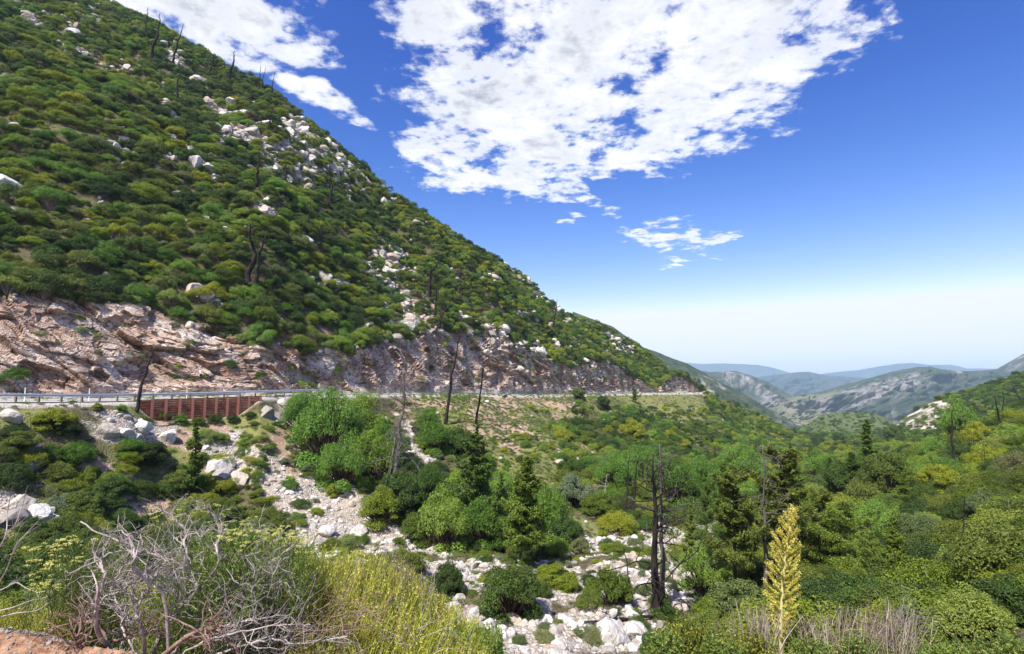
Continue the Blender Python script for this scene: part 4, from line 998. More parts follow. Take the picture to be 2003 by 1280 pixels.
# ------------------------------------------------------------------ rocks
def rocks(dens, rmin, rmax, ex, cap, sink=.3):
    p, f = sample(dens, cap); u = srng.uniform(0, 1, len(p)); r = np.minimum(rmin * (u + 1e-3) ** (-ex), rmax)
    p = p - np.array([0, 0, 1]) * (sink * r)[:, None]
    return p, r
pr, r_ = rocks(((fv >= 2.7) & (fv < 5.7)) * inview * (f_scree > .35) * np.interp(fcen[:, 1], [20, 60, 90], [10.0, 7.5, 4.0]), .09, .62, .52, 42000)
ph, rh = rocks(hillm * inview * (f_scree > .25) * .6, .6, 3.2, .47, 8000, .12)
pc, rc = rocks(((fv >= 7.95) & (fv < 8.1) & (f_lf > .5)) * inview * .5, .15, .7, .5, 900)
px_, rx_ = rocks((hillm * 1.6 + low * 1.0 + (rt & (fv > 4)) * .5) * inview * .012, .35, 1.15, .45, 3000, .1)
po, ro = [], []
for (a, b) in OUTC:
    for k in range(int(srng.integers(4, 8))):
        d_ = srng.normal() * 6; g_, _ = ground(a + d_ * .9 + srng.normal() * 2.5, b + d_ * .55 + srng.normal() * 2.5)
        if g_ is None or g_.y > 900: continue
        r = abs(srng.normal(6.4, 2.4)) / F * g_.y * (1.15 if k == 0 else .8); po.append(g_[:]); ro.append(max(r, .4))
ph = np.concatenate([ph, np.array(po)]); rh = np.concatenate([rh, ro])
RP = np.concatenate([pr, ph, pc, px_]); RR = np.concatenate([r_, rh, rc, rx_])
RZ = ['creek'] * len(pr) + ['hill'] * len(ph) + ['road'] * len(pc) + ['slope'] * len(px_)
rpx, rpy = project(RP); ap = RR / RP[:, 1]; ch = []
HANDR = [  # px, py, half width px, kind index, label
    (955, 1222, 17, 0, 'upright white blocky boulder left of the dark bush in the creek bed'), (1060, 1190, 30, 1, 'large streaked grey boulder jutting out below the dark creek bush'), (1003, 1208, 18, 2, 'white boulder tucked under the dark creek bush'),
    (978, 1196, 15, 3, 'smaller pale boulder between the blocky boulder and the dark bush'), (1190, 1236, 40, 4, 'broad cracked white slab in the creek bed left of the charred trunks'), (1235, 1235, 30, 5, 'pale slab right of the broad cracked slab'),
    (524, 805, 20, 0, 'tall pale boulder at the right end of the retaining wall'), (557, 788, 16, 3, 'flat pale boulder by the road right of the retaining wall'), (575, 828, 15, 4, 'cracked boulder group piece below the road right of the wall'),
    (274, 828, 20, 2, 'pale boulder below the foot of the leaning dead trunk'), (330, 850, 20, 1, 'long pale boulder sloping down under the retaining wall'), (250, 846, 16, 5, 'blocky boulder left of the long pale boulder'), (208, 838, 22, 4, 'weathered boulder on the bank left of the wall'),
    (430, 905, 26, 2, 'big white outcrop rock at the head of the rubble fan'), (468, 935, 24, 0, 'upright white rock on the rubble fan below the wall'), (440, 930, 24, 5, 'orange stained rock beside the rubble fan'),
    (40, 985, 34, 4, 'grey cracked rock face at the left edge of the bank'), (75, 1000, 26, 1, 'grey rock beside the rock face at the left edge'), (20, 1010, 28, 5, 'lower block of the grey rock face at the left edge'), (70, 905, 20, 3, 'flat pale rock between dark bushes on the left bank'),
    (410, 200, 17, 0, 'large white boulder high on the hillside left of the ridge snag'), (436, 222, 9, 3, 'pointed white boulder below the large one high on the hillside'), (143, 60, 13, 2, 'white boulder near the top left of the hillside'), (55, 35, 14, 5, 'white boulder at the top left corner of the hillside'),
    (346, 378, 12, 1, 'single white pointed boulder among shrubs on the middle hillside'), (243, 273, 14, 4, 'white boulder left of the middle of the hillside'), (345, 280, 9, 0, 'small white boulder left of the upper outcrop'), (429, 276, 11, 2, 'rounded white boulder at the left of the upper outcrop'),
    (597, 466, 15, 3, 'bright white boulder on the hillside above the cut'), (521, 412, 20, 4, 'flat white boulder group piece below the upper outcrop'), (765, 505, 18, 5, 'white cracked boulder on the hillside over the middle of the cut'), (747, 495, 12, 0, 'smaller white boulder left of the cracked one above the cut'),
    (655, 550, 13, 2, 'rounded white boulder beside a burnt trunk above the cut'), (675, 556, 11, 1, 'grey white boulder next to the rounded one above the cut'), (1102, 628, 6, 3, 'small bright boulder standing on the far green hillside'), (965, 668, 14, 4, 'pale rock at the top of the middle cut'),
    (162, 212, 8, 5, 'small white stone on the upper left hillside'), (1975, 803, 14, 2, 'round white boulder at the right edge on the slope'), (1998, 812, 10, 0, 'white boulder at the far right edge'), (1985, 818, 6, 3, 'small white boulder between the larger ones at the right edge'),
    (1832, 1000, 6, 1, 'small stone in the patch of red earth'), (420, 576, 10, 2, 'pale rock above the cut at the left'), (287, 568, 11, 3, 'grey block at the top edge of the rock cut'), (1885, 1010, 5, 4, 'little white rock beside the crooked black snag'), (1990, 1120, 10, 5, 'pale flat stone at the right edge of the slope')]
for (px, py, hw, k, lab) in HANDR:
    g_, nn_ = ground(px, py + hw * .45)
    if g_ is None: continue
    r = hw / F * g_.y * 1.12
    o = link('boulder', BIGROCKS[k], None, g_ - Vector((0, 0, r * .12))); o.scale = (r, r, r * 1.15); o.rotation_euler = (srng.uniform(-.3, .3), srng.uniform(-.3, .3), srng.uniform(0, 6.28))
    tag(o, lab, 'boulder', 'boulders')
order = np.argsort(-ap); taken = []
ZR = {'creek': 'pale rock in the rubble', 'hill': 'white outcrop rock', 'road': 'fallen rock at the foot of the road cut', 'slope': 'loose pale rock'}
chr_ = set()
for i in order:
    if len(chr_) >= 255: break
    if not (0 < rpx[i] < 2003 and 0 < rpy[i] < 1275): continue
    tp = Vector(RP[i]) + Vector((0, 0, RR[i] * .6)); h = BV.ray_cast(Vector((0, 0, 0)), tp.normalized(), tp.length - RR[i] * .7 - .2)
    if h[0] is None: chr_.add(int(i))
rot = srng.uniform(-.5, .5, (len(RP), 3)); rot[:, 2] = srng.uniform(0, 6.28, len(RP))
for i in sorted(chr_):
    big = RR[i] / RP[i, 1] * F > 14
    o = link('boulder', (BIGROCKS if big else ROCKS)[int(srng.integers(0, 6))], None, RP[i]); o.scale = (RR[i], RR[i] * srng.uniform(.7, 1), RR[i] * srng.uniform(.8, 1.2)); o.rotation_euler = rot[i]
    tag(o, cut_words(ZR[RZ[i]] + ' ' + where(rpx[i], rpy[i])), 'boulder', {'creek': 'rocks of the creek rubble', 'hill': 'white rocks on the hillside', 'road': 'rocks fallen by the road', 'slope': 'loose rocks on the slopes'}[RZ[i]])
rs_ = np.array([i for i in range(len(RP)) if i not in chr_])
stuff('rubble', 'white rubble of broken granite in the creek bed and on the slopes', 'rubble', ROCKS, RP[rs_], rot[rs_], np.stack([RR[rs_], RR[rs_] * srng.uniform(.7, 1, len(rs_)), RR[rs_] * srng.uniform(.7, 1.1, len(rs_))], 1), srng.integers(0, 8, len(rs_)))

# gravel on the bare soil of the turnout edge
p, f = sample(((fv < 1.3) & (fcen[:, 1] > 2.2) & (fcen[:, 0] < -.8)) * 700.0, 9000); r = np.minimum(.006 * (srng.uniform(0, 1, len(p)) + 1e-3) ** -.5, .022)
stuff('gravel', 'loose gravel on the bare orange soil at the lower left', 'gravel', ROCKS, p, srng.uniform(0, 6.28, (len(p), 3)), np.stack([r, r, r * .7], 1), srng.integers(0, 8, len(p)))
# ------------------------------------------------------------------ trees placed one by one
def empty(name, loc, label, cat, group=None):
    o = bpy.data.objects.new(name, None); COL.objects.link(o); o.location = loc
    return tag(o, label, cat, group)
def base_top(b, t):
    g_, _ = ground(b[0], b[1])
    T_ = W3(t[0], t[1], g_.y); H = T_.z - g_.z
    return g_, H, math.atan2(T_.x - g_.x, H)
# firs
FIRK = {}
def fir_kind(k, **kw):
    tr, cr = conifer_parts(**kw); FIRK[k] = (tr.mesh('trunk', [M_BARK], True), cr.mesh('crown', [M_NEEDLE2 if k == 'tiered' else M_NEEDLE]))
fir_kind('full', seed=11, w=.31, base=.17, nbr=105, lpb=760, ls=.0115, droop=.30)
fir_kind('full2', seed=12, w=.20, base=.10, nbr=85, lpb=520, ls=.012, droop=.35, sparse=.2)
fir_kind('ragged', seed=21, w=.30, base=.22, nbr=75, lpb=480, ls=.0125, droop=.45, sparse=.35)
fir_kind('tiered', seed=31, w=.36, base=.32, nbr=46, lpb=1500, ls=.0105, droop=.10, flat=True, sparse=.25)
fir_kind('wide', seed=41, w=.55, base=.18, nbr=44, lpb=1300, ls=.010, droop=.12, flat=True, sparse=.2)
fir_kind('narrow', seed=51, w=.15, base=.30, nbr=75, lpb=160, ls=.02, droop=.2, sparse=.3)
FIRS = [('full', (1015, 1105), (1032, 893), 1.0, 'full green fir with bare lower trunk standing beside the creek rubble'), ('ragged', (902, 1052), (928, 828), 1.0, 'ragged thin fir leaning right above the creek'), ('ragged', (925, 1055), (945, 862), .85, 'shorter ragged fir behind the leaning one'),
        ('full2', (378, 968), (382, 825), 1.0, 'slim fir standing alone left of the white rubble fan'), ('tiered', (1525, 1150), (1528, 888), 1.0, 'golden crowned fir with flat layered boughs behind the flower stalk'), ('tiered', (1440, 1178), (1436, 930), .95, 'fir with bare black trunk and flat boughs left of the flower stalk'),
        ('wide', (1636, 1135), (1645, 985), 1.25, 'wide dark fir with spreading boughs right of the flower stalk'), ('narrow', (1702, 950), (1696, 820), 1.3, 'tall narrow fir rising over the valley floor'), ('full', (1683, 905), (1688, 872), .9, 'small fir left of the tall narrow fir'),
        ('full2', (1552, 925), (1545, 868), 1.1, 'dark fir in the valley behind the golden crowned fir'), ('full', (1672, 975), (1668, 885), 1.15, 'dark fir between the round oak and the narrow fir'), ('ragged', (1245, 790), (1238, 756), 1.5, 'small dark yucca like fir at the road edge by the far bend'),
        ('full2', (1345, 1120), (1350, 985), .9, 'mid green fir behind the charred trunks at the creek'), ('full', (1580, 1085), (1590, 960), .9, 'green fir just right of the golden crowned fir'), ('wide', (1380, 1080), (1385, 940), .8, 'spreading fir at the right edge of the creek rubble'),
        ('narrow', (1400, 905), (1398, 872), 1.4, 'tiny dark fir at the foot of the long green slope'), ('full', (1905, 832), (1903, 788), 1.3, 'dark pine standing by the granite hill'), ('full', (1868, 875), (1866, 836), .8, 'small dark pine on the right slope'),
        ('full2', (1490, 1000), (1486, 920), .9, 'fir left of the golden crowned fir'), ('full', (1410, 1010), (1412, 905), 1.0, 'dark fir at the head of the creek rubble'), ('full2', (1465, 1085), (1462, 975), 1.0, 'fir between the bare trunked fir and the tall dead trunk'), ('full', (1560, 1010), (1563, 915), 1.0, 'dark fir just behind the golden crowned fir on its right'), ('tiered', (1600, 1120), (1605, 965), 0.9, 'flat boughed fir behind the flower stalk on its right'), ('full', (1625, 960), (1622, 895), 1.0, 'dark fir left of the round dark oak'), ('full2', (1480, 905), (1478, 868), 1.1, 'small fir below the nose of the valley spur'), ('full', (1585, 905), (1584, 872), 1.0, 'small dark fir on the valley floor by the pale fork'), ('wide', (1700, 1180), (1706, 1060), 1.0, 'dark spreading fir in the shade below the wide dark fir'), ('full', (1765, 990), (1768, 925), 1.0, 'dark fir at the foot of the right slope'), ('full2', (1360, 930), (1362, 880), 1.0, 'dark fir at the foot of the long slope left of the valley'), ('ragged', (970, 1075), (985, 925), 0.9, 'ragged fir close left of the green fir'), ('full', (1540, 1180), (1548, 1040), 0.8, 'dark fir directly behind the flower stalk'), ('full', (1740, 1170), (1750, 1010), .8, 'dark fir in the shade of the right slope')]
for (k, b, t, wx_, lab) in FIRS:
    g_, H, ln = base_top(b, t); root = empty('fir_tree', g_, lab, 'fir tree', 'firs of the canyon')
    root.scale = (H * wx_, H * wx_, H); root.rotation_euler = (0, ln, 0)
    tr = link('trunk', FIRK[k][0], root); cr = link('crown', FIRK[k][1], root); rz = srng.uniform(0, 6.28); tr.rotation_euler.z = rz; cr.rotation_euler.z = rz
# broadleaf trees and big bushes of the creek
TREEF = {}
for pal, h_, sd in (('fresh', 1.9, 501), ('dark', 1.5, 511), ('olive', 1.5, 521), ('hill', 1.8, 531), ('sage', 1.3, 541)):
    for k in range(3):
        f, s = shrub_form(sd + k, nb=70, nl=17000, ls=.027, h=h_, spread=.84, rs=(.11, .25), **(dict(flat=1.5, tuf=1.4, asp=2.8) if pal in ('fresh', 'hill') else dict(asp=2.0, tuf=.5)))
        TREEF[(pal, k)] = (f.mesh('crown', [M_LEAF[pal]]), s.mesh('trunk', [M_BARK]))
# (px, py of the base, radius px, height factor, palette, label)
GROVE = [(1058, 1098, 26, .7, 'dark', 'low dark bush at the foot of the green fir on its right'), (1092, 1092, 24, .7, 'hill', 'low green bush at the edge of the rubble right of the green fir'), (1030, 1112, 15, .7, 'olive', 'small olive bush against the trunk of the green fir'), (318, 820, 16, .8, 'hill', 'small green bush at the foot of the left end of the retaining wall'), (352, 828, 18, .8, 'fresh', 'green bush below the second bay of the retaining wall'), (388, 828, 18, .7, 'dark', 'dark green bush below the middle of the retaining wall'),
         (420, 826, 17, .75, 'hill', 'bush below the right half of the retaining wall'), (455, 824, 17, .75, 'dark', 'dark bush near the right end of the retaining wall foot'), (490, 818, 14, .8, 'hill', 'small bush under the last pile of the retaining wall'),
         (236, 806, 15, .8, 'fresh', 'bright small bush under the guardrail left of the leaning trunk'), (190, 800, 14, .8, 'olive', 'yellow flecked bush under the guardrail'), (585, 800, 14, .8, 'hill', 'small green bush right of the pale boulders by the road'),
         (480, 872, 22, .6, 'fresh', 'low bright green bush spread on the slope below the wall'), (430, 862, 22, .6, 'hill', 'low green bush on the slope under the retaining wall'), (520, 880, 18, .6, 'olive', 'low yellow green bush on the slope right of the rock outcrop'),
         (560, 905, 18, .6, 'sage', 'grey green low bush on the dry slope above the rubble fan'), (630, 945, 13, .9, 'hill', 'small round green bush alone on the pale dirt'), (652, 968, 13, .9, 'olive', 'second small round bush alone on the pale dirt'),
         (600, 925, 15, .7, 'dark', 'dark low bush above the small round bushes'), (255, 885, 34, .7, 'hill', 'green bush left of the long pale boulder'), (20, 930, 36, .8, 'dark', 'dark bush at the left edge above the grey rocks'), (640, 905, 60, .95, 'fresh', 'big leafy green willow tree at the left of the grove below the road'), (597, 850, 38, .9, 'fresh', 'green willow bush beside the pale boulders below the wall'), (700, 868, 46, .9, 'hill', 'green willow tree at the top of the grove'),
         (722, 945, 46, .95, 'hill', 'dark green willow tree in the middle of the grove'), (668, 950, 40, .9, 'fresh', 'bright willow tree at the lower left of the grove'), (755, 905, 36, .9, 'hill', 'green willow tree at the right end of the grove'),
         (590, 815, 26, .8, 'hill', 'small green bush under the road at the top of the grove'), (785, 1012, 46, 1.0, 'dark', 'dark willow tree right of the small round oak'), (748, 1022, 40, .85, 'olive', 'small round olive oak at the foot of the rubble fan'),
         (835, 985, 36, .9, 'hill', 'green tree below the grey drooping snag'), (862, 1075, 46, .95, 'fresh', 'light green willow bush left of the green fir'), (822, 1062, 34, .9, 'olive', 'olive bush left of the light green willow bush'),
         (905, 1010, 44, .9, 'hill', 'green tree behind the leaning ragged fir'), (950, 1062, 44, .8, 'hill', 'leafy green tree between the ragged firs and the green fir'), (985, 1010, 40, .9, 'fresh', 'light green tree behind the green fir'),
         (1072, 1052, 46, .9, 'hill', 'green tree right of the green fir'), (1105, 1068, 42, .7, 'dark', 'dark bush at the right of the green fir by the creek'), (1120, 985, 32, 1.0, 'sage', 'round grey green oak on the bank above the creek'),
         (850, 885, 34, .8, 'hill', 'green bush under the black dead trunk below the road'), (895, 890, 34, .8, 'dark', 'dark green bush between the two black trunks below the road'), (835, 850, 24, .8, 'hill', 'small green bush near the fallen black log'),
         (1172, 1012, 32, .8, 'olive', 'olive bush on the bank left of the black trunks'), (1200, 962, 32, .9, 'fresh', 'bright green tree behind the pale forked snag'), (1250, 950, 36, .9, 'fresh', 'bright green tree behind the two black trunks'),
         (1320, 985, 42, .9, 'hill', 'green tree right of the two black trunks'), (1375, 975, 36, .9, 'fresh', 'fresh green tree by the right end of the creek rubble'), (1452, 935, 34, .8, 'fresh', 'bright green tree in the canyon bottom below the long slope'),
         (1238, 862, 22, 1.0, 'olive', 'yellow green bush on the middle of the slope below the road'), (1180, 800, 14, 1.0, 'dark', 'round green bush at the road edge near the first bend'), (1130, 782, 14, 1.0, 'dark', 'dark bush at the road edge left of the first bend'),
         (1000, 1205, 54, .95, 'dark', 'big dark bush growing over the boulders of the creek bed'), (878, 1168, 28, 1.2, 'dark', 'dark upright bush in the rubble left of the boulders'), (790, 1130, 36, .8, 'dark', 'dark bush at the near edge of the rubble'),
         (1085, 1150, 34, .7, 'olive', 'brown green bush right of the big dark creek bush'), (1190, 1185, 40, .9, 'olive', 'dark olive bush in the rubble left of the charred trunks'), (1135, 1090, 18, 1.2, 'sage', 'small grey green bush standing in the rubble'),
         (1375, 1160, 46, .8, 'fresh', 'green bush right of the twin charred trunks'), (1450, 1235, 60, .8, 'dark', 'dark bush below the bare trunked fir'), (1400, 1232, 40, .8, 'olive', 'yellow green bush in front of the bare trunked fir'),
         (1610, 1240, 60, .9, 'dark', 'dark leafy bush right of the flower stalk'), (1690, 1225, 66, .8, 'dark', 'dark spreading bush below the wide dark fir'), (1760, 1265, 60, .7, 'olive', 'olive bush behind the dry stalks'), (1830, 1235, 60, .8, 'dark', 'dark bush at the lower right behind the dry stalks'),
         (1905, 1260, 66, .8, 'olive', 'olive bush in the lower right corner'), (1975, 1225, 60, .8, 'dark', 'dark bush at the lower right edge'), (1895, 1140, 46, .8, 'dark', 'dark bush below the crooked black snag'),
         (107, 836, 44, .85, 'olive', 'round olive bush standing in front of the guardrail at the left'), (160, 1010, 56, .9, 'dark', 'large dark green bush on the left bank'), (70, 1075, 50, .8, 'dark', 'dark bush at the left below the grey rocks'), (215, 975, 46, .9, 'dark', 'dark bush left of the bare soil patch'),
         (545, 1048, 34, 1.1, 'dark', 'dark pointed bush on the edge of the rubble fan'), (447, 1022, 34, 1.0, 'dark', 'dark green bush below the white outcrop rocks'), (35, 880, 44, .9, 'dark', 'dark bush at the left edge below the guardrail'), (285, 905, 52, .8, 'dark', 'wide grey green bush under the pale boulders'),
         (150, 905, 40, .8, 'hill', 'green bush on the bank left of the pale boulders'), (345, 960, 40, .9, 'dark', 'dark bush left of the slim fir'), (1735, 975, 36, 1.35, 'dark', 'tall dark oak tree rising in the valley'), (1657, 985, 34, 1.25, 'dark', 'round dark oak tree in the valley'),
         (1600, 940, 26, .9, 'fresh', 'light green bush in the valley right of the pale fork'), (1830, 905, 22, .9, 'fresh', 'small bright tree on the right slope'), (1880, 870, 30, 1.2, 'fresh', 'bright slender leafed tree on the right slope'), (1915, 880, 24, 1.2, 'olive', 'yellow green slender tree beside the bright one'),
         (1650, 1015, 30, .8, 'olive', 'olive bush below the round dark oak'), (1790, 960, 26, .9, 'fresh', 'fresh green bush at the foot of the right slope'), (1840, 960, 34, .8, 'olive', 'olive tree left of the straight black trunk'), (1720, 1060, 40, .8, 'fresh', 'bright green bush right of the wide dark fir'),
         (1825, 935, 20, 1., 'fresh', 'light green round bush below the red soil bank'), (1640, 868, 12, 1., 'dark', 'small dark tree on the valley floor'), (1600, 872, 12, 1., 'dark', 'dark valley tree near the red bank'), (1745, 862, 14, 1.1, 'dark', 'dark tree at the foot of the granite hill')]
for (px, py, rp, hf, pal, lab) in GROVE:
    g_, _ = ground(px, py); r = rp / F * g_.y * (1.28 if px > 560 else .92); hf *= 1.15 if px > 560 else .85
    root = empty('tree' if 'tree' in lab or 'oak' in lab else 'shrub', g_ - Vector((0, 0, r * .12)), lab, 'tree' if 'tree' in lab or 'oak' in lab else 'shrub', 'trees and large bushes of the canyon')
    root.scale = (r, r, r * hf); root.rotation_euler.z = srng.uniform(0, 6.28); k = int(srng.integers(0, 3))
    link('crown', TREEF[(pal, k)][0], root); link('trunk', TREEF[(pal, k)][1], root)
# dead trees
DK = {}
def dead_kind(k, mat, **kw):
    tr, brs = dead_parts(**kw); DK[k] = (tr.mesh('trunk', [mat], True), [b.mesh('branch', [mat]) for b in brs])
for i in range(4): dead_kind('pole%d' % i, M_CHAR, seed=600 + i, rad=.021, nbr=9, blen=.12, lev=1, brad=.003, bend=.012)
for i in range(3): dead_kind('snag%d' % i, M_CHAR, seed=620 + i, rad=.026, nbr=16, blen=.24, lev=1, brad=.0045, bend=.016)
dead_kind('grey', M_SMOKE, seed=641, rad=.022, nbr=46, blen=.36, lo=.25, lev=2, brad=.005, droop=-1.3, bend=.012, curl=.6)
dead_kind('twin', M_CHAR, seed=651, rad=.029, nbr=26, blen=.42, lo=.12, hi=.85, lev=2, brad=.007, droop=-.25, bend=.006, curl=.7)
dead_kind('twinb', M_SMOKE, seed=661, rad=.018, nbr=24, blen=.34, lo=.35, lev=1, brad=.0045, droop=-.3, bend=.008, curl=.6)
dead_kind('fork', M_PALE, seed=671, rad=.022, nbr=6, blen=.5, lo=.45, lev=1, brad=.012, droop=.2, bend=.02, curl=.6)
dead_kind('crook', M_CHAR, seed=681, rad=.02, nbr=16, blen=.28, lo=.15, lev=2, brad=.006, droop=-.8, bend=.022, curl=.9)
dead_kind('stump', M_CHAR, seed=691, rad=.045, nbr=5, blen=.12, lev=0, brad=.008, bend=.006)
DEAD = [('snag0', (266, 806), (293, 672), 1.1, 'leaning dead trunk with bare twigs standing at the guardrail'), ('snag1', (486, 560), (502, 440), 1.3, 'taller of two burnt snags side by side on the hillside above the cut'), ('snag2', (500, 573), (517, 458), 1., 'shorter of two burnt snags side by side on the hillside'),
        ('pole0', (871, 830), (901, 640), .9, 'tall leaning dead tree below the road, charred at its foot, pale at its tip'), ('pole1', (931, 830), (950, 700), 1., 'charred black trunk right of the tall leaning dead tree'), ('pole2', (898, 858), (918, 782), .7, 'thin dead sapling between two charred trunks below the road'),
        ('twin', (1284, 1198), (1277, 888), 1., 'large charred dead tree with long bare branches in the creek rubble'), ('twinb', (1297, 1180), (1294, 866), 1., 'thinner grey dead tree touching the large charred one'), ('stump', (1237, 1008), (1247, 900), .8, 'short thick black trunk behind the rubble'),
        ('pole3', (1217, 1032), (1231, 890), 1.1, 'brown dead trunk left of the short thick black trunk'), ('grey', (765, 975), (791, 722), 1., 'tall grey snag with drooping bare branches below the road'), ('twinb', (1499, 1188), (1497, 868), .9, 'tall dead trunk with grey branches left of the golden crowned fir'),
        ('pole0', (1867, 932), (1861, 790), .9, 'straight black burnt trunk on the right slope'), ('pole1', (1971, 872), (1950, 772), 1.4, 'black burnt trunk leaning left at the right edge'), ('pole2', (1962, 842), (1963, 764), 1.2, 'thin black trunk behind the leaning one at the right edge'), ('snag0', (2001, 790), (1985, 740), 1.2, 'brown broken snag at the right edge of the picture'),
        ('crook', (1874, 1135), (1882, 968), .9, 'crooked black snag with curling bark on the right slope'), ('fork', (1578, 942), (1582, 902), 1.1, 'pale forked snag on the valley floor'), ('fork', (1178, 985), (1187, 925), .9, 'pale forked snag among green trees left of the black trunks'),
        ('twinb', (1496, 930), (1512, 845), .8, 'grey dead tree in front of the valley spur'), ('pole3', (1905, 915), (1905, 842), .7, 'thin dark trunk among the bright slender trees'), ('pole1', (1930, 942), (1921, 868), .7, 'thin dark trunk right of the bright slender trees'), ('pole2', (1791, 906), (1790, 862), 1., 'short dark dead trunk at the foot of the right slope'),
        ('pole0', (1846, 905), (1838, 860), .6, 'thin dead stem on the right slope by the red earth'), ('pole3', (283, 66), (288, 28), 1., 'short dead tree on the ridge at the far left'), ('pole0', (294, 127), (312, 40), .8, 'leaning burnt tree crossing the ridge line'), ('pole1', (334, 135), (349, 60), .7, 'slender burnt tree right of the leaning one on the ridge'),
        ('pole2', (344, 208), (353, 122), .8, 'straight burnt trunk below the ridge trees'), ('pole3', (405, 155), (417, 116), .8, 'short burnt tree just under the ridge'), ('pole0', (451, 172), (459, 113), 1.2, 'thick burnt trunk standing against the sky on the ridge'), ('pole1', (505, 190), (512, 142), .7, 'first of three thin burnt poles on the ridge'),
        ('pole2', (511, 178), (517, 141), .6, 'second of three thin burnt poles on the ridge'), ('pole3', (532, 193), (536, 154), .7, 'last of three thin burnt poles on the ridge'), ('snag1', (525, 272), (533, 205), .8, 'burnt snag standing in the white outcrop high on the hill'), ('snag2', (499, 365), (507, 288), 1., 'burnt snag at the lower left of the white outcrop'),
        ('snag0', (554, 372), (559, 312), .8, 'burnt snag below the white outcrop'), ('snag1', (647, 408), (648, 325), .9, 'burnt snag right of the white outcrop below the ridge'), ('snag2', (600, 455), (607, 392), .7, 'thin burnt snag below the outcrop snags'), ('snag0', (657, 540), (668, 478), .8, 'curved burnt snag beside the rounded white boulder'),
        ('snag1', (838, 580), (851, 500), 1.2, 'dark snag with side branches above the middle of the cut'), ('pole1', (850, 622), (860, 560), 1.1, 'burnt pole leaning right above the middle of the cut'), ('crook', (852, 648), (898, 560), .8, 'strongly leaning black trunk above the middle of the cut'), ('pole3', (860, 640), (868, 590), 1.3, 'black trunk beside the strongly leaning one above the cut'),
        ('stump', (897, 582), (903, 545), .8, 'short black trunk high above the strongly leaning one'), ('pole0', (801, 470), (805, 428), .9, 'small burnt pole under the middle of the ridge'), ('pole1', (1080, 655), (1086, 586), .7, 'burnt pole on the far green hillside'), ('pole2', (1032, 618), (1034, 575), .6, 'thin burnt pole near the end of the ridge'),
        ('pole3', (940, 760), (950, 700), .9, 'dead trunk standing at the foot of the rock cut'), ('snag2', (1240, 775), (1251, 740), 1., 'charred stem beside the dark plant at the road edge'), ('pole2', (75, 205), (78, 160), .8, 'thin burnt pole on the upper left hillside'), ('pole0', (72, 18), (75, -12), 1.3, 'burnt trunk cut off by the top left edge'),
        ('snag0', (1372, 880), (1374, 836), .7, 'small dark snag on the long green slope'), ('pole1', (1310, 860), (1311, 826), .9, 'small burnt pole on the green slope under the far bend'), ('snag1', (1230, 1150), (1222, 1062), .8, 'short burnt snag left of the large charred dead tree'), ('pole0', (735, 1180), (740, 1130), .6, 'thin dead stick at the near edge of the rubble')]
for (k, b, t, th, lab) in DEAD:
    if b[1] < 200: t = (t[0] + (t[0] - b[0]) * .3, t[1] - 14)
    g_, H, ln = base_top(b, t); root = empty('dead_tree', g_, lab, 'dead tree', 'burnt dead trees')
    th *= 1.7 if b[1] < 665 else 1.0
    root.scale = (H * th, H * th, H); root.rotation_euler = (0, ln, 0); rz = srng.uniform(0, 6.28)
    if k == 'twin': rz = .6
    o = link('trunk', DK[k][0], root); o.rotation_euler.z = rz
    for bm_ in DK[k][1]: o = link('branch', bm_, root); o.rotation_euler.z = rz
# fallen logs
def log(p0, p1, rpx, mat, lab, grp='fallen logs'):
    A, _ = ground(*p0); B, _ = ground(*p1); up = Vector((0, 0, rpx / F * A.y * .8)); A = A + up; B = B + up; m_ = (A + B) / 2
    b = MB(); q = np.linspace(0, 1, 9)[:, None]; pts = np.array(A - m_) * (1 - q) + np.array(B - m_) * q; pts = pts + srng.normal(size=pts.shape) * rpx / F * A.y * .25
    b.tube(pts, np.linspace(1, .55, 9) * rpx / F * A.y, 7, cap=True)
    tag(link('log', b.mesh('log', [mat], True), None, m_), lab, 'log', grp)
log((808, 843), (829, 866), 5, M_CHAR, 'black burnt log lying on the pale chute below the road')
log((1118, 1030), (1158, 1044), 2.2, M_GREY, 'grey fallen log at the edge of the creek rubble')
log((1042, 935), (1072, 940), 2.5, M_CHAR, 'dark fallen log on the slope right of the ragged firs')
log((984, 778), (1004, 770), 3, M_GREY, 'short grey log lying under the road edge')
log((1145, 1225), (1285, 1208), 5.0, M_CHAR, 'long charred limb lying over the rubble left of the charred tree')
log((1090, 880), (1118, 895), 1.6, M_PALE, 'pale bleached stick on the slope below the road')
log((1560, 1100), (1800, 1098), 2.2, M_GREY, 'long thin grey stick lying among the right slope bushes')
# ------------------------------------------------------------------ the near bank: bushes, stalks and the tall flower stalk
rng = np.random.default_rng(4242)
def stem_mat(name, ramp, trans=.2, rough=.6):
    m, n = new_mat(name); r = n.new('ShaderNodeNewGeometry').outputs['Random Per Island']
    c = n.ramp(r, ramp); finish(n, c, rough, trans=trans, spec=.25); return m
M_BROOM = stem_mat('broom_stem', [(0., (.10, .17, .02)), (.25, (.28, .34, .035)), (.5, (.50, .52, .06)), (.75, (.64, .62, .12)), (.9, (.42, .24, .09)), (1., (.50, .42, .26))])
M_BROOM2 = stem_mat('green_stem', [(0., (.05, .10, .02)), (.5, (.13, .20, .035)), (.85, (.24, .28, .05)), (1., (.40, .38, .12))])
M_DRY = stem_mat('dry_stalk', [(0., (.10, .06, .045)), (.4, (.26, .18, .145)), (.75, (.42, .33, .28)), (1., (.60, .53, .44))], .1)
M_BUD = stem_mat('buckwheat_flower', [(0., (.42, .44, .08)), (.5, (.60, .58, .14)), (1., (.70, .66, .30))], .3)
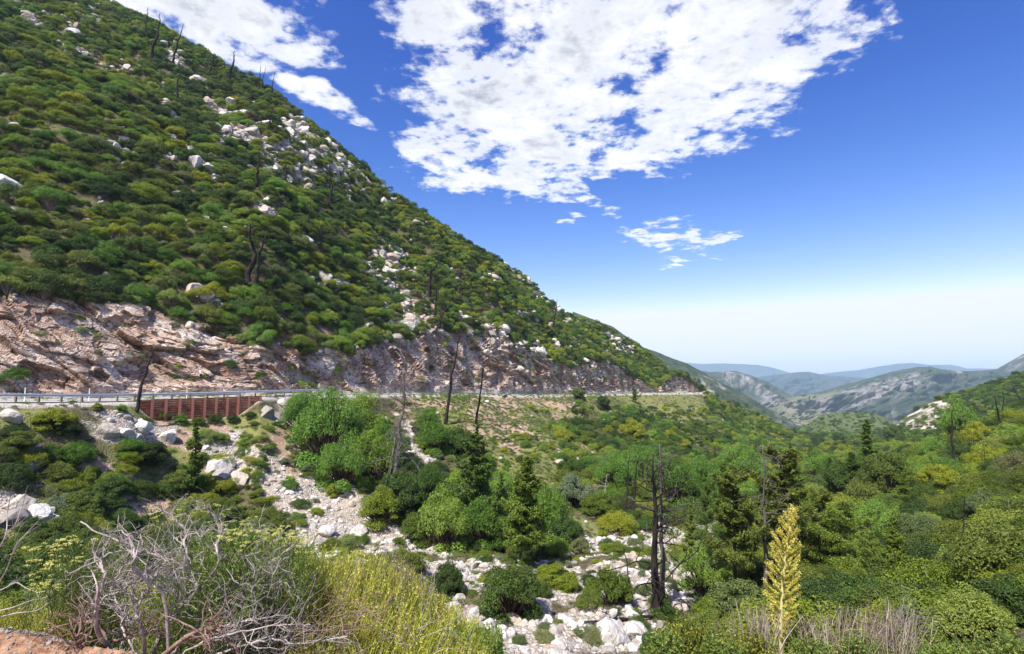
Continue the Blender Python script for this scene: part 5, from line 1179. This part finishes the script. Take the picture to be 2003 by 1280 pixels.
M_YUC = stem_mat('cream_blossom', [(0., (.34, .30, .03)), (.4, (.62, .53, .06)), (.8, (.78, .68, .16)), (1., (.85, .78, .45))], .25)
M_YST = stem_mat('flower_stalk', [(0., (.50, .46, .18)), (1., (.62, .56, .28))], .05)
M_ROSE = stem_mat('rosemary_leaf', [(0., (.05, .075, .015)), (.5, (.13, .16, .025)), (.85, (.30, .30, .04)), (1., (.48, .42, .08))])
M_SPRIG = stem_mat('fresh_sprig', [(0., (.09, .16, .03)), (.6, (.20, .30, .05)), (1., (.34, .40, .08))], .35)
def w3(px, py, Y): return np.array(W3(px, py, Y))
def pxm(w, Y): return w / F * Y
class Local:
    """geometry gathered in world space, stored relative to the thing's base"""
    def __init__(s, base, name, label, cat, group=None):
        s.base = Vector(base); s.root = empty(name, s.base, label, cat, group)
    def part(s, name, mb, mats, smooth=False):
        me = mb.mesh(name, mats, smooth); me.transform(Matrix.Translation(-s.base)); return link(name, me, s.root)

# bleached dead bush, limbs traced as real limbs about 3.8 m away
L = Local(w3(320, 1300, 3.9), 'dead_bush', 'bleached dead bush of crooked grey branches on the near bank at the left', 'dead bush')
limbs = [([(224, 1290), (210, 1266), (190, 1228), (190, 1193), (193, 1165), (203, 1123), (196, 1102), (201, 1091), (224, 1081), (262, 1079)], 13, 4, 3.7), ([(224, 1285), (189, 1221), (168, 1215), (133, 1221), (96, 1236)], 9, 3, 3.8),
         ([(285, 1290), (280, 1238), (271, 1217), (267, 1193), (280, 1165), (290, 1154), (288, 1110), (300, 1060)], 11, 3, 3.75), ([(330, 1290), (322, 1165), (297, 1147), (276, 1126), (257, 1109), (264, 1091), (259, 1067), (224, 1056), (189, 1042), (159, 1021)], 10, 3, 3.6),
         ([(300, 1290), (315, 1238), (357, 1186), (388, 1151), (374, 1130), (367, 1091), (360, 1067), (365, 1046), (350, 1025), (325, 1004), (297, 990)], 11, 3, 3.85), ([(357, 1186), (350, 1147), (336, 1116), (322, 1095), (290, 1081), (262, 1075)], 6, 2.5, 3.85),
         ([(388, 1151), (420, 1116), (427, 1091), (425, 1067), (432, 1046), (428, 1021), (402, 990), (381, 972)], 7, 2.5, 3.85), ([(330, 1290), (378, 1235), (395, 1200), (413, 1172), (434, 1154), (490, 1147), (545, 1152)], 9, 2.5, 3.9),
         ([(300, 1300), (367, 1245), (420, 1228), (437, 1238), (472, 1290)], 12, 8, 3.5), ([(330, 1290), (378, 1238), (440, 1225), (490, 1213), (560, 1203)], 8, 2.5, 3.7), ([(220, 1255), (245, 1249), (297, 1235), (330, 1240)], 8, 4, 3.6),
         ([(400, 1290), (440, 1275), (525, 1252), (577, 1259), (682, 1245)], 7, 2.5, 3.6), ([(400, 1280), (448, 1228), (490, 1165), (507, 1116), (546, 1091), (591, 1046)], 5, 2, 4.0), ([(345, 1290), (368, 1230), (372, 1180), (392, 1130), (400, 1080), (380, 1030)], 6, 2, 4.0),
         ([(170, 1290), (150, 1260), (158, 1240), (180, 1250)], 8, 4, 3.6), ([(270, 1290), (240, 1230), (235, 1190), (222, 1160), (232, 1120)], 6, 2, 3.9), ([(350, 1290), (420, 1200), (470, 1180), (530, 1120), (560, 1080)], 5, 2, 4.1),
         ([(340, 1290), (400, 1255), (470, 1235), (540, 1225), (610, 1222)], 6, 2, 3.6), ([(240, 1290), (262, 1250), (246, 1215), (262, 1160), (246, 1130)], 6, 2, 4.0)]
tips = []
def smooth_poly(p, n=26):
    p = np.asarray(p, float); u = np.linspace(0, len(p) - 1, n); i = np.clip(u.astype(int), 0, len(p) - 2); f = (u - i)[:, None]
    g = lambda k: p[np.clip(k, 0, len(p) - 1)]
    a, b, c, d = g(i - 1), g(i), g(i + 1), g(i + 2)
    return .5 * (2 * b + (c - a) * f + (2 * a - 5 * b + 4 * c - d) * f ** 2 + (3 * b - a - 3 * c + d) * f ** 3)
cnt = 0
for li, (pl_px, w0, w1, Y) in enumerate(limbs):
    ys = Y + np.cumsum(rng.normal(size=len(pl_px))) * .05
    pts = smooth_poly([w3(a, b, y) for (a, b), y in zip(pl_px, ys)]); n_ = len(pts); pts[1:] += rng.normal(size=(n_ - 1, 3)) * .0045
    rad = np.linspace(pxm(w0, Y), pxm(w1, Y), n_) * .5 * .72
    b = MB(); b.tube(pts, rad, 7)
    low_ = li in (7, 9, 11, 12, 17)
    for _ in range(16):
        i = int(rng.uniform(.25, 1.0) * (n_ - 2)); dd = unit(unit(pts[i + 1] - pts[i]) * .8 + rng.normal(size=3) * .55 + np.array([(.35 if low_ else -.35), 0, .12 if low_ else .3]))
        twig_tree(b, pts[i], dd, rng.uniform(.10, .30), rad[i] * .5 + .0012, 2, (1, 3), .6, .8, .1, .6, 0, 4, 6)
    L.part('branch', b, [M_BROWN if li in (1, 8, 10, 14) else M_PALE], True)
# a thicket of finer dead twigs filling the inside
b = MB()
for _ in range(190):
    px, py = rng.uniform(210, 600), rng.uniform(1120, 1290); px = max(px, 210)
    o = w3(px, py, rng.uniform(3.6, 4.3)); twig_tree(b, o, [rng.uniform(-.8, 1.0), rng.normal() * .4, rng.uniform(.05, .8)], rng.uniform(.15, .38), .0035, 1, (1, 3), .6, .7, .05, .6, 0, 4, 6)
L.part('twigs', b, [M_GREY])
b = MB()
for _ in range(95):
    px, py = rng.uniform(240, 560), rng.uniform(1000, 1130)
    o = w3(px, py + 40, rng.uniform(3.7, 4.2)); twig_tree(b, o, [rng.uniform(-1.0, .5), rng.normal() * .3, rng.uniform(.2, .9)], rng.uniform(.10, .26), .0028, 1, (1, 3), .6, .7, .1, .6, 0, 4, 5)
L.part('fine_twigs', b, [M_PALE])

def sprigs(mb, o, d, Ln, n=26, ls=.012, curl=.25, m=0, stem=.0016, asp=3.2):
    pts = sprig(mb, o, d, Ln, stem, 5, m, curl, 3); u = rng.uniform(.1, 1.02, n); q = np.linspace(0, 1, len(pts))
    c = np.stack([np.interp(u, q, pts[:, i]) for i in range(3)], 1); dd = unit(pts[-1] - pts[0]); out_ = unit(rng.normal(size=(n, 3)) + dd * .9)
    mb.leaves(c + out_ * ls * .8, unit(rng.normal(size=(n, 3))), ls * rng.uniform(.6, 1.3, n), asp, up=out_, m=m)
# leafy green shoots growing through the dead bush
L = Local(w3(380, 1290, 4.1), 'shrub', 'fresh green leafy shoots growing up through the bleached dead bush', 'shrub')
b = MB()
for _ in range(820):
    a = rng.random(); px, py = (rng.normal(350, 32), rng.normal(1225, 26)) if a < .3 else ((rng.normal(415, 30), rng.uniform(1045, 1220)) if a < .7 else (rng.uniform(430, 600), rng.uniform(1060, 1200)))
    sprigs(b, w3(px, py + 25, rng.uniform(3.8, 4.4)), [rng.normal() * .4, rng.normal() * .4, 1], rng.uniform(.12, .24), 26, .011)
L.part('foliage', b, [M_SPRIG])
b = MB()
for _ in range(40):
    px = rng.uniform(330, 600); o = w3(px, 1300, 4.1); t_ = w3(px + rng.normal() * 30, rng.uniform(1080, 1200), 4.1); b.tube([o, (o + t_) / 2 + rng.normal(size=3) * .03, t_], [.004, .003, .0015], 4)
L.part('stems', b, [M_BROWN])

# wild buckwheat: thin stalks with flat yellow flower heads
def umbel(mb, c, r, m=1):
    k = 34; a = rng.uniform(0, 6.28, k); q = np.sqrt(rng.uniform(0, 1, k)) * r
    p = c + np.stack([np.cos(a) * q, np.sin(a) * q, .35 * r * (1 - (q / r) ** 2) + rng.normal(size=k) * r * .12], 1)
    mb.leaves(p, unit(rng.normal(size=(k, 3)) * .5 + [0, 0, 1]), r * .22, 1.3, m=m)
def buckwheat(base, heads, label, Y, rad=.026):
    L = Local(base, 'buckwheat_plant', label, 'plant', 'flowering buckwheat plants')
    st, fl = MB(), MB()
    for (px, py) in heads:
        y = Y + rng.normal() * .25; top = w3(px, py, y); o = np.array(base) + rng.normal(size=3) * [.25, .15, .05]; o[0] = o[0] * .35 + top[0] * .65; o[2] = min(o[2], top[2] - .25)
        m_ = (o + top) / 2 + rng.normal(size=3) * .04; st.tube(smooth_poly([o, m_, top], 9), .0022, 4)
        umbel(fl, top, rad * rng.uniform(.6, 1.2), 0)
        for _ in range(rng.integers(1, 4)):
            s2 = top + rng.normal(size=3) * [.05, .04, .02] - [0, 0, .015]; st.tube([m_ * .3 + top * .7, s2], .0016, 3); umbel(fl, s2, rad * rng.uniform(.45, .8), 0)
    L.part('stems', st, [M_BROOM2]); L.part('flowers', fl, [M_BUD])
    return L
hd = [(rng.uniform(430, 605), 0) for _ in range(54)]; hd = [(x, np.interp(x, [430, 480, 540, 605], [1025, 1030, 1042, 1052]) + rng.normal() * 9 + abs(rng.normal()) * 10) for x, _ in hd]
buckwheat(w3(500, 1260, 4.3), hd, 'flowering buckwheat with many small yellow heads right of the dead bush', 4.3)
hd = [(rng.normal(112, 26), rng.normal(1088, 20)) for _ in range(22)] + [(rng.normal(80, 12), rng.normal(1150, 10)) for _ in range(6)] + [(143, 1050), (185, 1056), (60, 1098)]
buckwheat(w3(150, 1240, 4.2), hd, 'flowering buckwheat with a few yellow heads left of the dead bush', 4.1)
hd = [(rng.normal(325, 24), rng.normal(1000, 10)) for _ in range(9)] + [(372, 974), (390, 980), (350, 998), (405, 994), (425, 990), (434, 1006), (232, 1030)]
buckwheat(w3(350, 1240, 4.3), hd, 'buckwheat heads showing above the top of the dead bush', 4.25, .02)

# broom like bushes: masses of fine upright stems
def broom(base_px, base_Y, N, region, label, mat, lean=.1, width=.0022, leafy=2, name='broom_shrub', cat='shrub', seg=4, lo=.12, hi=.42, ls=.011):
    """region() -> (px, py, Y) of a stem tip"""
    L = Local(w3(*base_px, base_Y), name, label, cat); st, lv = MB(), MB()
    for _ in range(N):
        px, py, Y = region(); top = w3(px, py, Y); Ln = rng.uniform(lo, hi); d = unit(np.array([lean + rng.normal() * .16, rng.normal() * .12, 1.]))
        o = top - d * Ln; pts = smooth_poly([o, (o + top) / 2 + rng.normal(size=3) * Ln * .05, top], seg + 1)
        st.tube(pts, np.linspace(width, width * .45, seg + 1), 3)
        if leafy:
            k = leafy; u = rng.uniform(.3, 1, k); c = o * (1 - u[:, None]) + top * u[:, None] + rng.normal(size=(k, 3)) * .006
            lv.leaves(c, unit(rng.normal(size=(k, 3))), ls * rng.uniform(.5, 1.2, k), 3.5, up=d + rng.normal(size=(k, 3)) * .5)
    L.part('stems', st, [mat]); 
    if leafy: L.part('leaves', lv, [mat])
    # woody base
    w = MB()
    for _ in range(16): twig_tree(w, np.array(L.base) + rng.normal(size=3) * [.1, .08, .02], [rng.normal() * .8, rng.normal() * .5, 1], .35, .007, 1, (2, 3), .7, .4, .1, .5, 0, 4, 5)
    L.part('woody_base', w, [M_BROWN])
topY = lambda x: np.interp(x, [540, 590, 640, 700, 750, 790, 850, 900, 940, 970], [1105, 1060, 1058, 1066, 1068, 1090, 1140, 1180, 1205, 1240])
def reg_broom():
    px = rng.uniform(560, 965); t0 = topY(px); py = t0 + abs(rng.normal()) * 8 + (1295 - t0) * rng.uniform(0, 1) ** 1.1; return px, py, np.interp((py - t0) / (1300 - t0), [0, 1], [4.9, 4.0]) + rng.normal() * .12
broom((760, 1330), 4.4, 5200, reg_broom, 'big yellow green broom like bush filling the lower middle left', M_BROOM, .22, .0021, 7, ls=.014)
def reg_mid():
    px = rng.uniform(430, 640); py = rng.uniform(1060, 1290); return px, py, rng.uniform(4.3, 4.8)
broom((560, 1320), 4.5, 1500, reg_mid, 'light green fine stemmed bush between the dead bush and the broom like bush', M_BROOM2, .18, .002, 6)
def reg_red():
    px = rng.normal(800, 45); py = topY(px) + rng.uniform(-6, 60); return px, py, 4.8 + rng.normal() * .1
broom((800, 1325), 4.7, 330, reg_red, 'rusty orange dry seed stalks rising from the broom like bush', M_DRY, .05, .0019, 6, ls=.009)
def reg_left():
    px = rng.uniform(120, 250); py = rng.normal(1165, 45); return px, py, 4.7 + rng.normal() * .15
broom((190, 1290), 4.7, 1500, reg_left, 'feathery dark green bush left of the dead bush', M_BROOM2, .1, .002, 8)
def reg_left2():
    px = rng.uniform(-10, 150); py = np.clip(rng.normal(1215, 22), 1150, 1262); return px, py, 4.6 + rng.normal() * .12
broom((60, 1275), 4.6, 1000, reg_left2, 'low yellow green grass like plant above the bare orange soil', M_BROOM, .3, .002, 4, name='low_shrub', cat='shrub', lo=.06, hi=.2)
def reg_yel():
    px = rng.uniform(830, 985); py = rng.uniform(1215, 1285); return px, py, 4.6 + rng.normal() * .15
broom((900, 1330), 4.6, 380, reg_yel, 'small leafed yellow green plant at the right foot of the broom like bush', M_SPRIG, .1, .002, 14, ls=.02)
# thin pale twigs at the left edge
L = Local(w3(-20, 1240, 4.0), 'dead_bush', 'thin pale bare twigs reaching in from the left edge', 'dead bush')
for pts_ in ([(-30, 1180), (10, 1120), (30, 1070), (55, 1040), (75, 1020)], [(-30, 1120), (5, 1060), (28, 1030), (45, 985), (50, 960)], [(-30, 1200), (20, 1190), (60, 1175), (95, 1165), (110, 1130)], [(-30, 1150), (0, 1155), (30, 1140), (50, 1150), (75, 1160)], [(-20, 1100), (10, 1050), (15, 1000), (25, 950)], [(-30, 1215), (30, 1200), (70, 1195), (95, 1180)]):
    Y = rng.uniform(3.8, 4.3); p = smooth_poly([w3(a, c, Y + rng.normal() * .05) for a, c in pts_], 18); b = MB(); b.tube(p, np.linspace(.0055, .0018, 18), 5)
    for _ in range(7):
        i = rng.integers(4, 17); twig_tree(b, p[i], unit(p[i] - p[i - 1]) + rng.normal(size=3) * .5, rng.uniform(.08, .2), .0016, 1, (1, 2), .6, .5, 0, .5, 0, 3, 5)
    L.part('branch', b, [M_PALE])
# long reddish trailing stems in front of the broom bush
L = Local(w3(640, 1300, 3.8), 'dead_bush', 'tangle of long dry trailing stems in front of the broom like bush', 'dead bush')
b = MB()
for _ in range(46):
    px, py = rng.uniform(560, 700), rng.uniform(1180, 1290); o = w3(px, py, rng.uniform(3.7, 4.1)); twig_tree(b, o, [rng.uniform(.3, 1.2), rng.normal() * .3, rng.uniform(-.2, .7)], rng.uniform(.25, .5), .0032, 1, (1, 3), .6, .7, 0, .5, 0, 4, 8)
L.part('stems', b, [M_BROWN])
b = MB()
for _ in range(22):
    px, py = rng.uniform(780, 900), rng.uniform(1200, 1290); o = w3(px, py, rng.uniform(4.0, 4.4)); twig_tree(b, o, [rng.uniform(-.6, 1.0), rng.normal() * .3, rng.uniform(.1, .9)], rng.uniform(.2, .4), .003, 1, (1, 3), .6, .7, 0, .5, 0, 4, 8)
L.part('pale_stems', b, [M_PALE])

# dry stalks at the lower right
def stalks(pxr, N, Y, topf, label, mat=M_DRY, rad=.0052, lean=.12, fork=.5, group='clumps of dry stalks', curl=.12):
    L = Local(w3(sum(pxr) / 2, 1320, Y), 'dry_stalk_clump', label, 'dry plant', group); b = MB()
    for _ in range(N):
        px = rng.uniform(*pxr); y = Y + rng.normal() * .35; top = topf(px) + abs(rng.normal()) * 26; o = w3(px, 1330, y); t_ = w3(px + rng.normal() * 22, top, y); d = t_ - o; Ln = np.linalg.norm(d)
        p = sprig(b, o, d + rng.normal(size=3) * Ln * lean, Ln, rad * rng.uniform(.4, 1.15), 7, 0, curl, 4)
        if rng.random() < fork: sprig(b, p[-3], unit(p[-1] - p[-3]) + rng.normal(size=3) * .4, Ln * .3, rad * .5, 4, 0, .3, 3)
    L.part('stems' if N > 1 else 'stalk', b, [mat]); return L
stalks((1575, 1810), 270, 6.2, lambda x: np.interp(x, [1575, 1640, 1700, 1750, 1810], [1212, 1172, 1182, 1172, 1200]), 'dense clump of dry reddish stalks right of the flower stalk')
stalks((1440, 1530), 110, 6.4, lambda x: np.interp(x, [1440, 1470, 1530], [1200, 1165, 1185]), 'thin clump of dry stalks left of the flower stalk')
stalks((1638, 1644), 1, 6.0, lambda x: 1160, 'tall bare pale stalk in front of the left part of the dense clump', M_PALE, .004, .02, 0)
stalks((1660, 1668), 1, 6.0, lambda x: 1172, 'slightly shorter bare pale stalk in front of the dense clump', M_PALE, .004, .02, 0)
stalks((1892, 1898), 1, 6.0, lambda x: 1195, 'single upright dry stalk at the lower right', M_DRY, .005, .02, 0)
stalks((1906, 1912), 1, 6.0, lambda x: 1215, 'shorter dry stalk beside the single upright one at the lower right', M_DRY, .004, .03, 0)
L = Local(w3(1760, 1300, 6.5), 'dead_bush', 'wispy grey drooping twigs behind the dry stalks', 'dead bush'); b = MB()
for _ in range(34):
    o = w3(rng.normal(1755, 14), rng.uniform(1215, 1290), 6.6); twig_tree(b, o, [rng.uniform(-.1, .9), rng.normal() * .3, 1.1], rng.uniform(.35, .6), .0032, 1, (2, 3), .6, .5, -.9, .4, 0, 3, 8)
L.part('stems', b, [M_GREY])
# green plants at the bottom between creek and stalks
def bushy(px, py, rp, Y, N, mat, label, hgt=1.1, ls=.016, n=24):
    r = pxm(rp, Y); c = w3(px, py, Y); L = Local(c - [0, 0, r * hgt], 'shrub', label, 'shrub', 'leafy shrubs at the foot of the picture'); b = MB()
    for _ in range(N):
        d = rdir(1, -.1)[0]; o = c + d * r * rng.uniform(.3, .85) * [1, 1, hgt] - [0, 0, .03]; sprigs(b, o, d * .7 + [0, 0, .9], r * rng.uniform(.25, .45), n, ls, .2, 0, .002)
    L.part('foliage', b, [mat]); b = MB()
    for _ in range(14):
        d = rdir(1, .2)[0]; b.tube([c - [0, 0, r * hgt * 1.3], c - [0, 0, r * .4] + d * r * .2, c + d * r * .7], [.012, .008, .003], 4)
    L.part('stems', b, [M_BROWN])
bushy(1345, 1285, 62, 5.4, 420, M_ROSE, 'rosemary like bush with yellow tipped sprigs below the charred trunks', 1.1)
bushy(1300, 1285, 40, 5.0, 260, M_BROOM2, 'green sprigged plant at the bottom edge below the creek')
bushy(1410, 1305, 50, 5.2, 320, M_BROOM2, 'yellow green sprigged plant at the bottom edge left of the dry stalks')
bushy(1590, 1300, 44, 5.6, 260, M_BROOM2, 'green sprigged plant at the foot of the flower stalk')
bushy(1470, 1305, 60, 5.4, 300, M_ROSE, 'grassy green plant under the thin dry clump')
bushy(1690, 1310, 60, 5.8, 200, M_BROOM2, 'green undergrowth plant beneath the dense dry clump')
bushy(1905, 1318, 60, 5.6, 240, M_BROOM2, 'green plant at the bottom edge under the single upright dry stalk')
bushy(1985, 1312, 60, 5.4, 260, M_BROOM2, 'dark green plant in the bottom right corner')
bushy(1860, 1322, 50, 5.2, 200, M_SPRIG, 'small leafed plant at the bottom edge left of the single upright dry stalk')
bushy(1800, 1310, 50, 6.2, 200, M_SPRIG, 'leafy plant at the bottom edge right of the dense dry clump')

# the tall yellow flower stalk
Y = 7.6; B0 = w3(1528, 1330, Y); T0 = w3(1549, 994, Y)
q = np.linspace(0, 1, 22); ax = B0[None] * (1 - q[:, None]) + T0[None] * q[:, None]; ax[:, 0] += -.06 * np.sin(np.pi * q) + .03 * q ** 6
L = Local(B0, 'flowering_yucca', 'tall plume shaped yellow flower stalk rising over the dry stalks', 'flower stalk')
b = MB(); b.tube(ax, np.interp(q, [0, .5, 1], [.030, .022, .008]), 8, cap=True); L.part('stalk', b, [M_YST], True)
pyq = 1330 + (994 - 1330) * q
for k in range(96):
    f = .22 + .775 * ((k + rng.uniform(0, .8)) / 96) ** .95
    o = np.array([np.interp(f, q, ax[:, i]) for i in range(3)]); py = np.interp(f, q, pyq)
    hw = pxm(np.interp(py, [994, 1010, 1040, 1080, 1120, 1165, 1205, 1235, 1258], [4, 7, 14, 23, 29, 31, 29, 18, 5]), Y) * rng.uniform(.85, 1.15)
    a = k * 2.399 + rng.normal() * .2; el = np.interp(f, [.2, .6, 1], [.1, .35, 1.3]); d = unit(np.array([math.cos(a), math.sin(a), el])); n_ = 7
    pts = o + d * np.linspace(0, 1, n_)[:, None] * hw / max(math.hypot(d[0], d[1]), .35) + np.array([0, 0, 1]) * (np.linspace(0, 1, n_)[:, None] ** 2) * hw * .55
    b = MB(); b.tube(pts, np.linspace(.0045, .0015, n_), 4, m=1)
    m_ = int(30 + 520 * hw / pxm(38, Y)); u = rng.uniform(.14, 1.03, m_); c = np.stack([np.interp(u, np.linspace(0, 1, n_), pts[:, i]) for i in range(3)], 1)
    dd = unit(rng.normal(size=(m_, 3))); c = c + dd * rng.uniform(.002, .024, (m_, 1)) * (.4 + u[:, None]) + [0, 0, -.004]
    b.leaves(c, unit(rng.normal(size=(m_, 3))), .0078 * rng.uniform(.6, 1.3, m_), 1.5, up=dd, m=0)
    L.part('flower_branch', b, [M_YUC, M_YST])
b = MB()                                             # rosette of grey green blades at its foot
for k in range(70):
    a = rng.uniform(0, 6.28); d = np.array([math.cos(a), math.sin(a), rng.uniform(.3, 1.6)]); o = B0 + [0, 0, -.05]; d = unit(d); s_ = unit(np.cross(d, [0, 0, 1])) * .014; e = o + d * .42
    b.add([o - s_, o + s_, o * .4 + e * .6 + s_ * .7, o * .4 + e * .6 - s_ * .7, e], [[0, 1, 2, 3]], [[3, 2, 4]])
L.part('leaf_rosette', b, [M_LEAF['sage']])
# ------------------------------------------------------------------ haze: one closed box of even air
def make_haze():
    b = MB(); b.box((0, 5900, -130), 30000, 13400, 970)
    m, n = new_mat('haze_air')
    pv = n.new('ShaderNodeVolumePrincipled', i={'Color': (.56, .77, 1.0, 1), 'Density': HAZE_D, 'Anisotropy': 0.0})
    n.new('ShaderNodeOutputMaterial', i={'Volume': pv.outputs[0]})
    o = link('haze', b.mesh('haze', [m])); o['kind'] = 'stuff'; o['label'] = 'pale blue haze filling the canyon air'; o['category'] = 'haze'
HAZE_D = 0.85e-4
if HAZE_ON: make_haze()
print('polys', sum(len(m.polygons) for m in bpy.data.meshes), 'objects', len(bpy.data.objects))
